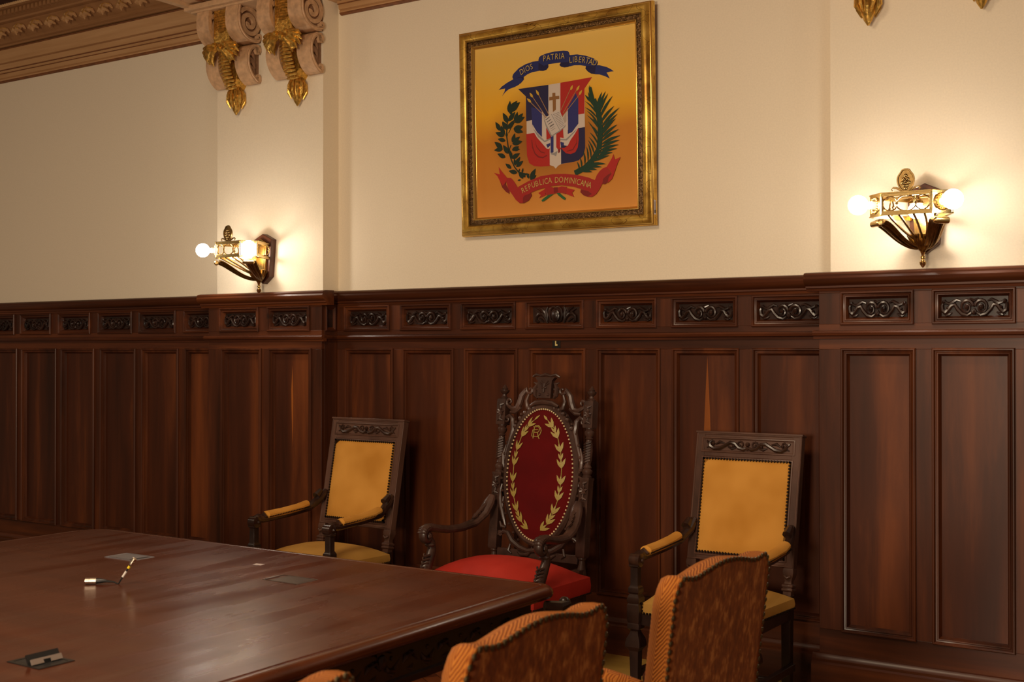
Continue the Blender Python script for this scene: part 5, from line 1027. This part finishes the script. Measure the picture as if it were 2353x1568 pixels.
# ---------------- red throne ----------------
def make_throne():
    r = thing('carved_throne', 'tall dark carved wooden armchair with red velvet oval back and red seat', 'chair', (-3.37, -.72, 0)); th = -math.radians(6.9)
    PV = (0, .305, .50)
    def bk(q, name, mt, par=r, bevel=0):
        return q.obj(name, mt, par, loc=PV if par == r else (0, 0, 0), rot=(th, 0, 0) if par == r else (0, 0, 0), bevel=bevel)
    px = .266
    for s_ in (-1, 1):
        X = s_*px
        q = MB()
        q.sq([(.020, .055), (.024, .060), (.026, .066), (.026, .155), (.022, .16)], 0, T(X, 0, 0))
        q.lathe([(.020, -.12), (.026, -.10), (.029, -.06), (.026, -.02), (.016, .02), (.014, .04), (.021, .048), (.021, .056)], 14, 0, T(X, 0, 0))
        q.sq([(.025, .155), (.025, .44), (.027, .445), (.027, .455)], 0, T(X, 0, 0))
        q.lathe([(.022, .455), (.024, .462), (.018, .468), (.026, .480), (.027, .490), (.018, .500), (.022, .506), (.019, .512), (.015, .520), (.020, .545), (.022, .585), (.019, .625), (.014, .645), (.021, .652), (.015, .658), (.024, .672), (.026, .684), (.019, .694), (.023, .700), (.023, .705)], 14, 0, T(X, 0, 0))
        q.sq([(.026, .705), (.027, .71), (.027, .835), (.024, .842)], 0, T(X, 0, 0))
        q.lathe([(.020, .842), (.022, .848), (.012, .856), (.010, .866), (.018, .874), (.024, .882), (.025, .889), (.014, .894), (.016, .898), (.008, .908), (.003, .918)], 14, 0, T(X, 0, 0))
        post = bk(q, 'back_post', M_THR)
        for zc in (.772, .39):     # carved rosettes and leaves on the post blocks
            q = MB()
            for k in range(6):
                a = k*PI/3+.3; q.tube([(X, -.028, zc), (X+.016*math.cos(a), -.034, zc+.016*math.sin(a)), (X+.021*math.cos(a), -.028, zc+.022*math.sin(a))], [.006, .007, .003], 6)
            q.ball((X, -.032, zc), .007, n=8)
            for dz in (-.045, .045): q.tube([(X-.018, -.028, zc+dz), (X, -.033, zc+dz*.8), (X+.018, -.028, zc+dz)], [.004, .008, .004], 6); q.tube([(X, -.029, zc), (X, -.031, zc+dz)], .005, 6)
            bk(q, 'post_carving', M_THR, post)
        q = MB()
        for k in range(8): q.tube([(X-.018, -.012, .53+k*.013), (X, -.023, .536+k*.013), (X+.018, -.012, .545+k*.013)], .0065, 5)
        bk(q, 'post_reeding', M_THR, post)
    # oval frame round the velvet
    cz, a_, b_ = .455, .198, .338
    def E(t, k=1.0, y=0): return (a_*k*math.cos(t), y, cz+b_*(1+(k-1)*a_/b_)*math.sin(t))
    q = MB(); n = 64
    ovs = []; ofs = []; prof = [(.99, .015), (.99, -.018), (1.03, -.030), (1.09, -.030), (1.15, -.020), (1.17, -.004), (1.17, .018)]
    for i in range(n):
        t = 2*PI*i/n
        for k, y in prof: ovs.append(E(t, k, y))
    m_ = len(prof)
    for i in range(n):
        for j in range(m_): ofs.append((i*m_+j, ((i+1) % n)*m_+j, ((i+1) % n)*m_+(j+1) % m_, i*m_+(j+1) % m_))
    q.add(ovs, ofs); bk(q, 'oval_frame', M_THR)
    q = MB()
    q.grid(lambda u, v: (a_*u*math.cos(2*PI*v), -.020-.034*(1-u**6), cz+b_*u*math.sin(2*PI*v)), 10, 48)
    q.add([E(2*PI*i/n, 1, .012) for i in range(n)], [tuple(range(n))]); vel = bk(q, 'velvet_panel', M_REDV)
    vel['label'] = 'dark red velvet oval with gold laurel embroidery'
    def ysurf(x, z):
        u = min(1, math.hypot(x/a_, (z-cz)/b_)); return -.0225-.034*(1-u**6)
    def leaf(x, z, ang, L, w_):   # adds to the branch in q
        vs = []; pts = [(0, 0), (.25, .7), (.5, 1), (.78, .6), (1, 0), (.78, -.6), (.5, -1), (.25, -.7)]
        for t, s2 in pts:
            u, v = t*L, s2*w_/2; xx, zz = x+u*math.cos(ang)-v*math.sin(ang), z+u*math.sin(ang)+v*math.cos(ang)
            vs.append((xx, ysurf(xx, zz)-.001-(.0015 if abs(s2) > .5 else 0), zz))
        q.add(vs, [(0, 1, 7), (1, 2, 6, 7), (2, 3, 5, 6), (3, 4, 5)], 0, False)
    for s_ in (-1, 1):     # embroidered laurel branches
        q = MB(); st = []
        for i in range(10):
            t = -PI/2+.08*PI+i*(PI*.83)/9
            st.append((s_*a_*.74*math.cos(t), cz+b_*.86*math.sin(t)))
        for i in range(9):
            (x0, z0), (x1, z1) = st[i], st[i+1]; an = math.atan2(z1-z0, x1-x0)
            q.tube([(x0, ysurf(x0, z0), z0), (x1, ysurf(x1, z1), z1)], .0022, 5)
            leaf(x0, z0, an-.42, .056, .015); leaf(x0, z0, an+.42, .056, .015); leaf(x0, z0, an, .05, .012)
            if i % 2: leaf((x0+x1)/2, (z0+z1)/2, an-.3, .040, .011); leaf((x0+x1)/2, (z0+z1)/2, an+.3, .040, .011)
        leaf(*st[-1], math.atan2(st[-1][1]-st[-2][1], st[-1][0]-st[-2][0]), .04, .012)
        bk(q, 'laurel_embroidery', M_EMB, vel)
    q = MB()      # monogram of an R and a D
    def L3(pts, c=(-.018, .672)): q.tube([(c[0]+a, ysurf(c[0]+a, c[1]+z)-.001, c[1]+z) for a, z in pts], .0024, 5)
    L3([(-.016, -.034), (-.014, .026)]); L3([(-.020, .026), (.010, .028), (.018, .018), (.016, .004), (.008, -.002), (-.014, -.002)]); L3([(.008, -.002), (.014, -.022), (.022, -.036)])
    L3([(-.022, .010), (-.026, -.022), (.010, -.024), (.024, -.012), (.030, .006), (.024, .022), (.010, .034), (-.012, .034)]); L3([(-.022, .010), (.010, .012)])
    o = q.obj('monogram', M_EMB, vel); o['label'] = 'gold interlaced R and D'
    q = MB()
    for i in range(96):
        t = 2*PI*i/96; p = E(t, 1.0, -.028); q.ball(p, .0055, n=6)
    bk(q, 'brass_nail_trim', M_NAILG)
    # scrolls between oval and posts, crest with the small shield
    q = MB(); y = -.012
    def sc_(pts, rr): q.tube([(a, y, z) for a, z in pts], rr, 8)
    for s_ in (-1, 1):
        def P(l): return [(s_*a, b2) for a, b2 in l]
        # big S from the inner top down to the post
        up = spiral(.098, .892, .005, .024, PI*.2, .95, 12)
        sc_(P(up+[(.125, .890), (.148, .862), (.158, .825), (.172, .795), (.200, .790), (.222, .802)]+spiral(.222, .826, .022, .005, -PI*.4, .95, 12)), [.006]*5+[.009]*8+[.013, .016, .017, .017, .014, .011]+[.009]*7+[.006]*6)
        sc_(P([(.105, .870), (.118, .835), (.108, .800), (.075, .785), (.05, .800)]), [.006, .011, .013, .012, .006])
        sc_(P([(.150, .800), (.185, .775), (.215, .772)]), [.010, .012, .007])
        # C scrolls down the sides
        sc_(P(spiral(.232, .735, .004, .017, PI*.3, .9, 9)+[(.215, .755), (.195, .735), (.188, .68), (.205, .62), (.225, .56), (.232, .52)]), [.006]*10+[.012, .015, .015, .013, .010, .006])
        sc_(P([(.225, .60), (.240, .55), (.236, .50), (.222, .47)]), [.005, .012, .012, .006])
        sc_(P(spiral(.222, .500, .015, .004, PI*.5, .9, 9)), .006); sc_(P(spiral(.222, .410, .015, .004, -PI*.5, -.9, 9)), .006)
        sc_(P([(.215, .46), (.238, .455), (.215, .45)]), .008)
        sc_(P([(.235, .395), (.246, .35), (.236, .29), (.212, .22), (.198, .18)]), [.007, .012, .014, .012, .006])
        sc_(P([(.222, .33), (.226, .27), (.205, .20)]), [.005, .010, .006])
        sc_(P(spiral(.228, .135, .004, .018, -PI*.2, -.95, 10)+[(.205, .150), (.180, .145), (.150, .105), (.10, .075), (.05, .062), (0, .070)]), [.006]*11+[.012, .014, .016, .016, .014, .012])
        sc_(P([(.235, .20), (.222, .175), (.195, .17)]), [.005, .010, .006]); sc_(P([(.16, .09), (.17, .055), (.15, .04)]), [.006, .009, .004])
        sc_(P([(.02, .08), (.05, .045), (.09, .04), (.115, .055)]), [.008, .012, .011, .005])
        for k in range(5): q.ball((s_*(.060+.028*k), y-.008, .795-.006*k*k), .013, n=8)
        for k in range(14):
            t = -1.1+k*.17; q.ball((s_*a_*1.20*math.cos(t), y-.006, cz+b_*1.13*math.sin(t)), .009, n=6)
    q.tube([(-.085, y-.01, .808), (-.05, y-.016, .824), (0, y-.018, .830), (.05, y-.016, .824), (.085, y-.01, .808)], [.008, .013, .014, .013, .008], 8)
    q.tube([(-.06, y, .790), (0, y-.004, .806), (.06, y, .790)], .012, 8)
    bk(q, 'crest_scrollwork', M_THR)
    q = MB()
    q.prism([(-.040, .850), (.040, .850), (.043, .940), (.060, .958), (-.060, .958), (-.043, .940)], -.034, -.006)
    q.tube([(-.082, -.018, .962), (-.06, -.022, .972), (-.03, -.024, .966), (0, -.026, .972), (.03, -.024, .966), (.06, -.022, .972), (.082, -.018, .960)], [.005, .008, .007, .010, .007, .008, .005], 7)
    q.tube([(0, -.036, .925), (0, -.040, .880)], .005, 6); q.tube([(-.014, -.036, .905), (0, -.04, .902), (.014, -.036, .905)], .005, 6)
    for s_ in (-1, 1):
        q.tube([(0, -.036, .915), (s_*.022, -.036, .940)], .0035, 6); q.tube([(0, -.036, .912), (s_*.030, -.036, .928)], .0035, 6); q.ball((s_*.026, -.036, .868), .009, n=6)
        q.tube([(s_*.05, -.014, .93), (s_*.068, -.018, .90), (s_*.062, -.016, .865), (s_*.048, -.014, .85)], [.006, .012, .013, .006], 7)
        for k in range(3): q.tube([(s_*.05, -.012, .87+.026*k), (s_*.078, -.014, .880+.026*k)], [.010, .003], 6)
    bk(q, 'crest_shield', M_THR)
    q = MB(); q.box(-.245, .245, -.008, .012, .02, .065); bk(q, 'lower_rail', M_THR, bevel=.003)
    # arms
    for s_ in (-1, 1):
        q = MB()
        P = [(s_*.262, .285, .835), (s_*.266, .262, .80), (s_*.276, .225, .745), (s_*.292, .165, .705), (s_*.312, .08, .688), (s_*.326, -.02, .690), (s_*.334, -.10, .704), (s_*.336, -.14, .714)]+[(s_*.336, a, b_) for a, b_ in spiral(-.176, .678, .038, .010, PI*.5, 1.15, 14)]
        q.tube(P, [.016, .026, .026, .022, .020, .020, .020, .021]+[.021-.0008*k for k in range(15)], 12, 0, None, ((1, 0, 0), 1.25))
        q.ball((s_*.336, -.176, .678), .020, n=10, sc=(1.5, 1, 1))
        q.tube([(s_*.336, -.160, .665), (s_*.336, -.142, .640), (s_*.335, -.138, .605), (s_*.333, -.158, .565), (s_*.332, -.188, .525), (s_*.332, -.205, .490), (s_*.332, -.2, .44)], [.018, .022, .024, .026, .031, .030, .026], 12, 0, None, ((1, 0, 0), .9))
        for k in range(6):   # acanthus on the arm rise and on the scroll
            q.tube([(s_*(.262+.004*k), .270-.02*k, .815-.014*k), (s_*(.262+.004*k), .235-.02*k, .800-.014*k)], [.014, .004], 6)
            a = .3+k*.33; q.tube([(s_*.336-.026, -.180-.036*math.cos(a), .685+.036*math.sin(a)), (s_*.336, -.180-.044*math.cos(a), .685+.044*math.sin(a)), (s_*.336+.026, -.180-.036*math.cos(a), .685+.036*math.sin(a))], .0045, 5)
            q.tube([(s_*.332-.02, -.178-.008*k, .585-.018*k), (s_*.332, -.205-.006*k, .578-.018*k), (s_*.332+.02, -.178-.008*k, .585-.018*k)], .006, 6)
        q.lathe([(.02, 0), (.026, .008), (.02, .016)], 12, 0, T(s_*.334, -.155, .622))
        q.obj('arm', M_THR, r)
    q = MB(); cushion(q, .345, .350, -.262, .245, .395, .478, .100, pw=.75); q.obj('seat', M_RED, r)
    q = MB(); q.box(-.335, .335, -.25, .235, .335, .396)
    for k in range(-5, 6): q.ball((k*.06, -.252, .36), .016, n=8, sc=(1.4, .5, 1))
    q.obj('seat_rail', M_THR, r, bevel=.003)
    q = MB(); nails(q, (-.347, -.267, .401), (.347, -.267, .401), .005, .014); nails(q, (.350, -.262, .401), (.355, .245, .401), .005, .014); nails(q, (-.350, -.262, .401), (-.355, .245, .401), .005, .014)
    q.obj('seat_nail_trim', M_NAIL, r)
    for s_ in (-1, 1):
        q = MB(); q.tube([(s_*.31, -.215, .345), (s_*.335, -.235, .28), (s_*.33, -.235, .20), (s_*.315, -.215, .11), (s_*.32, -.225, .05)], [.038, .042, .030, .020, .022], 12); q.ball((s_*.322, -.235, .032), .036, n=12, sc=(1, 1.1, .9)); q.obj('leg', M_THR, r)
        q = MB(); q.sq([(.022, 0), (.024, .40), (.024, .50)], 0, T(s_*.262, .275, 0)); q.obj('leg', M_THR, r)
        q = MB(); q.tube([(s_*.30, -.2, .14), (s_*.285, .03, .155), (s_*.265, .27, .14)], .018, 10); q.obj('stretcher', M_THR, r)
    return r
make_throne()

# ---------------- orange dining chairs ----------------
def make_dining():
    r = thing('upholstered_dining_chair', '', 'chair'); th = -math.radians(7); W_ = .285
    PV = (0, .25, .46)
    def top(x):       # serpentine head: shoulders, dips, raised crown
        u = abs(x)/W_
        return .545+.020*max(0, math.cos(min(1, u/.62)*PI/2))**1.2*1.15+.008*math.exp(-((u-.86)/.10)**2)-.045*max(0, (u-.88)/.12)**2.2
    n = 40
    # half outline of the back in (x,z), bottom to top
    def outline(inset=0):
        xs = [lerp(-1, 1, i/n) for i in range(n+1)]
        pts = [(x*(W_-inset), top(x*W_)-inset) for x in xs]
        lo = [(-(W_-inset), z) for z in (-.02, .10, .2, .3, .38, .43)]
        hi = [((W_-inset), z) for z in (.43, .38, .3, .2, .10, -.02)]
        return lo+[p for p in pts]+hi
    prof = [(.0, .030), (-.001, .020), (.0, .004), (.006, -.020), (.016, -.036), (.030, -.046), (.055, -.050)]   # (inset, y)
    q = MB(); vs = []; fs = []; R_ = [outline(i) for i, y in prof]; k = len(R_[0])
    for (i, y), o in zip(prof, R_): vs += [(x, y, z) for x, z in o]
    for j in range(len(prof)-1):
        for a in range(k-1): fs.append((j*k+a, j*k+a+1, (j+1)*k+a+1, (j+1)*k+a))
    fs.append(tuple(range((len(prof)-1)*k, len(prof)*k)))
    q.add(vs, fs)
    back = q.obj('backrest', M_CHEV, r, loc=PV, rot=(th, 0, 0), ang=70)
    q = MB(); vs = []; fs = []; pr = [(.004, .026), (.004, .033), (.014, .036), (.03, .0365)]
    for i, y in pr: vs += [(x, y, z) for x, z in outline(i)]
    for j in range(len(pr)-1):
        for a in range(k-1): fs.append((j*k+a, j*k+a+1, (j+1)*k+a+1, (j+1)*k+a))
    fs.append(tuple(range((len(pr)-1)*k, len(pr)*k)))
    q.add(vs, fs); o = q.obj('back_cover', M_RUST, r, loc=PV, rot=(th, 0, 0), ang=70); o['label'] = 'mottled rust-brown cloth on the outside back'
    q = MB(); pl_ = outline(.003); d = 0; last = pl_[0]
    q.tube([(x, .030, z) for x, z in outline(.0005)], .0042, 6); q.obj('piping', M_CHEV, r, loc=PV, rot=(th, 0, 0))
    q = MB()
    for p in pl_:
        seg = math.dist(p, last); d += seg
        while d > .0225:
            d -= .0225; t = 1-d/seg if seg else 0
            q.ball((lerp(last[0], p[0], t), .033, lerp(last[1], p[1], t)), .0085, n=8, sc=(1, .6, 1))
        last = p
    q.obj('nail_trim', M_NAILO, r, loc=PV, rot=(th, 0, 0))
    q = MB(); cushion(q, .29, .265, -.27, .235, .38, .455, .045); q.obj('seat', M_CHEV, r)
    q = MB(); q.box(-.27, .27, -.255, .235, .325, .382); q.obj('seat_rail', M_CHD, r, bevel=.003)
    for s_ in (-1, 1):
        q = MB(); q.sq([(.018, 0), (.020, .28), (.025, .33), (.025, .38)], 0, T(s_*.245, -.23, 0)); q.obj('leg', M_CHD, r, bevel=.002)
        q = MB(); q.sq([(.018, 0), (.020, .28), (.025, .33), (.025, .46)], 0, T(s_*.235, .225, 0)); q.obj('leg', M_CHD, r, bevel=.002)
        X = s_*.292
        q = MB(); q.tube([(X, .245, .705), (X, .18, .712), (X, .13, .716), (X, .115, .716), (X, .108, .714)], [.030, .034, .036, .034, .02], 14, 0, None, ((0, 0, 1), .85)); q.obj('arm_pad', M_CHEV, r)
        q = MB(); q.tube([(X, .24, .685), (X, .12, .696), (X, .07, .700), (X, .02, .670), (X, -.04, .610), (X, -.075, .560), (X, -.07, .53)], [.018, .020, .024, .026, .022, .016, .009], 10, 0, None, ((1, 0, 0), 1.1))
        q.tube([(X-.034, .10, .69), (X-.030, .10, .735), (X, .10, .752), (X+.030, .10, .735), (X+.034, .10, .69)], .010, 8)
        q.tube([(X, -.02, .63), (X, -.06, .575), (X-s_*.01, -.07, .51), (X-s_*.02, -.11, .44), (X-s_*.02, -.12, .36)], [.018, .020, .018, .022, .024], 10); q.obj('arm', M_CHC, r)
    return r
dc = make_dining()
DCH = [(-1.728, -2.545, -1.571-.05, 'orange herringbone dining chair with rust back, farthest along the table, before a mustard armchair'),
       (-1.755, -3.465, -1.571, 'orange herringbone dining chair with rust back, drawn up near the table corner'),
       (-1.845, -4.255, -1.571, 'orange chair of which only the curved top edge shows at the bottom edge')]
for i, (x, y, rz, l) in enumerate(DCH):
    c = dc if i == 0 else copy_tree(dc)
    c.location = (x, y, 0); c.rotation_euler = (0, 0, rz); c['label'] = l; c['group'] = 'orange dining chairs along the table'
# ---------------- conference table ----------------
tb = thing('conference_table', 'large dark glossy mahogany table with rounded corners and moulded edge', 'table', (-3.52, -4.1, 0))
X0, X1, Y0, Y1 = -4.80, -2.255, -6.4, -2.005
def rrect(ins, n=8):
    out = []
    for cx, cy, r_, a0 in ((X1, Y1, .07, 0), (X0, Y1, .16, PI/2), (X0, Y0, .1, PI), (X1, Y0, .1, 3*PI/2)):
        r_ = max(.008, r_); sx = 1 if cx == X1 else -1; sy = 1 if cy == Y1 else -1
        for i in range(n+1):
            a = a0+PI/2*i/n; rr = r_-ins if r_ > ins else .004
            out.append((cx-sx*(max(r_, ins)+0)+rr*math.cos(a), cy-sy*(max(r_, ins))+rr*math.sin(a)))
    return out
def loft(prof, mat, name, cap=True, bottom=False):
    q = MB(); vs = []; fs = []; R_ = [rrect(i) for i, z in prof]; k = len(R_[0])
    for (i, z), o in zip(prof, R_): vs += [(x+3.52, y+4.1, z) for x, y in o]
    for j in range(len(prof)-1):
        for a in range(k): fs.append((j*k+a, j*k+(a+1) % k, (j+1)*k+(a+1) % k, (j+1)*k+a))
    if cap: fs.append(tuple(range((len(prof)-1)*k, len(prof)*k)))
    if bottom: fs.append(tuple(range(k))[::-1])
    q.add(vs, fs); return q.obj(name, mat, tb, ang=40)
loft([(.060, .722), (.022, .722), (.009, .727), (.002, .736), (.0, .745), (.003, .755), (.010, .763), (.020, .768), (.040, .7695), (.044, .767), (.046, .767), (.049, .770), (.052, .770)], M_TBL, 'tabletop', bottom=True)
loft([(.085, .585), (.075, .585), (.072, .595), (.072, .606), (.080, .612), (.080, .700), (.066, .706), (.058, .716), (.058, .727)], M_TBD, 'apron', cap=True, bottom=True)
q = MB(); rnd = random.Random(7)
xe = X1-.080+3.52
for i in range(46):        # carved foliage running along the apron
    y = 1.95-.088*i; s_ = 1 if i % 2 else -1
    q.tube([(xe, y+.04, .655-s_*.012), (xe+.006, y+.01, .655+s_*.020), (xe+.006, y-.02, .655+s_*.012), (xe, y-.035, .655-s_*.010)], [.003, .008, .008, .003], 6)
    q.tube([(xe, y+.02, .640), (xe+.005, y, .625), (xe, y-.02, .632)], [.003, .007, .003], 6)
    q.ball((xe+.002, y, .675), .008, n=6)
y = 1.98
while y > -2.2:
    q.tube([(xe+.006, y, .6075), (xe+.006, y-.028, .6075)], .0035, 5); y -= .042
for yy in (.33, 1.2):
    q.ball((xe+.004, yy, .672), .020, n=10, sc=(.7, 1, 1.2)); q.tube([(xe+.01, yy+.035, .70), (xe+.018, yy, .712), (xe+.01, yy-.035, .70)], .008, 6)
q.obj('apron_carving', M_TBD, tb)
q = MB(); q.tube([(X1+3.52-.03+.0, Y1+4.1-.06, .700), (X1+3.52+.005, Y1+4.1-.02, .690), (X1+3.52+.012, Y1+4.1+.03, .696)], [.018, .024, .014], 10)
q.ball((X1+3.52+.0, Y1+4.1+.025, .700), .022, n=12)
q.obj('corner_scroll', M_TBD, tb)
for (x, y) in ((X0+.5, Y1-.45), (X1-.5, Y1-.45), (X0+.5, Y0+.5), (X1-.5, Y0+.5)):
    q = MB(); q.lathe([(.05, 0), (.075, .03), (.08, .07), (.05, .11), (.06, .14), (.10, .22), (.11, .30), (.08, .40), (.055, .46), (.07, .49), (.075, .52), (.075, .60)], 20, 0, T(x+3.52, y+4.1, 0)); q.obj('leg', M_TBD, tb)

# ---------------- things on the table ----------------
TZ = .7703
def cable_box(x, y, rz, label, mat):
    r = thing('table_socket_hatch', label, 'socket hatch', (x, y, TZ), rz, 'socket hatches let into the table top')
    q = MB(); q.rect(-.085, .085, -.055, .055, 0, [(0, 0), (.001, .002), (.005, .002), (.006, .0), (.006, -.001)], 0, Matrix(((1, 0, 0, 0), (0, 0, 1, 0), (0, -1, 0, 0), (0, 0, 0, 1)))); q.obj('rim', mat, r)
    return r
h = cable_box(-3.978, -2.483, .0, 'closed grey metal socket hatch in the table, behind the microphone cable', M_STEELD)
q = MB(); q.box(-.073, .055, -.043, .043, -.0, .0018); q.obj('lid', M_STEELD, h); q = MB(); q.box(.058, .072, -.043, .043, 0, .0008); q.obj('cable_slot', M_BLACK, h)
h = cable_box(-3.105, -2.480, .0, 'closed brown metal socket hatch in the table, towards the red throne', M_LID)
q = MB(); q.box(-.055, .076, -.047, .047, 0, .0015); q.obj('lid', M_LID, h); q = MB(); q.box(-.080, -.072, -.047, .020, 0, .0045); q.obj('lid_edge', M_STEEL, h)
# the open one, near the left edge of the picture
h = thing('table_socket_hatch', 'open black socket hatch in the table, near the bottom left corner', 'socket hatch', (-2.845, -3.690, TZ), .0, 'socket hatches let into the table top')
q = MB(); q.rect(-.070, .070, -.055, .055, 0, [(0, 0), (.001, .002), (.012, .002), (.012, -.001)], 0, Matrix(((1, 0, 0, 0), (0, 0, 1, 0), (0, -1, 0, 0), (0, 0, 0, 1)))); q.obj('rim', M_BLACKM, h)
q = MB(); q.box(-.060, .060, -.045, .045, 0, .001); q.obj('well', M_BLACK, h)
q = MB(); q.box(-.002, .002, -.05, .048, .0, .030, 0, T(.018, 0, 0) @ rotm(0, -.5, 0)); q.obj('lid', M_BLACK, h)
q = MB()
q.box(0, .004, -.048, -.012, .003, .018, 0, T(.030, 0, 0) @ rotm(0, -.5, 0)); q.box(0, .004, -.012, .012, .012, .018, 0, T(.030, 0, 0) @ rotm(0, -.5, 0)); q.box(0, .004, .012, .045, .003, .018, 0, T(.030, 0, 0) @ rotm(0, -.5, 0)); q.obj('socket_strip', M_GREY, h)
# microphone lead
r = thing('microphone_cable', 'black microphone lead with nickel plugs sticking up from the table', 'cable', (-3.555, -2.876, TZ))
up = Vector((.0446, .0297, .0814)).normalized(); A = up.to_track_quat('Z', 'Y').to_matrix().to_4x4()
q = MB(); q.tube([(0, 0, -.002), up*.03, up*.092], .0026, 8)
q.tube([(-.002, 0, .001), (-.012, -.008, .008), (-.03, -.026, .011), (-.040, -.036, .012)], [.0025, .003, .0045, .006], 8); q.obj('lead', M_BLACK, r)
q = MB(); q.lathe([(.0042, .030), (.0042, .054)], 12, 0, A); q.obj('tape_wrap', M_WHT, r)
q = MB(); q.lathe([(.005, .066), (.005, .076)], 12, 0, A); q.obj('marker_sleeve', M_YEL, r)
q = MB(); q.lathe([(.006, .080), (.007, .083), (.007, .088), (.0085, .089), (.0085, .096), (.007, .097), (.007, .100), (.0085, .101), (.0085, .108), (.004, .109)], 14, 0, A); q.obj('coax_plug', M_NICK, r)
dv = Vector((-.80, -.60, 0)).normalized(); B_ = T(-.030, -.026, .0125) @ dv.to_track_quat('Z', 'Y').to_matrix().to_4x4()
q = MB(); q.lathe([(.004, .0), (.006, .006), (.0085, .02), (.0095, .034)], 14, 0, B_); q.obj('plug_boot', M_BLACK, r)
q = MB(); q.lathe([(.0115, .034), (.0115, .056), (.0105, .0565), (.0105, .058), (.0112, .0585), (.0112, .072), (.006, .0725)], 16, 0, B_); q.obj('xlr_shell', M_NICK, r)
q = MB(); q.box(-.020, .020, -.012, .012, 0, .0006); tag(q.obj('paper_scrap', M_PAPER, loc=(-3.427, -2.318, TZ), rot=(0, 0, .1)), 'small pale scrap of tape stuck on the table before the left mustard armchair', 'tape')
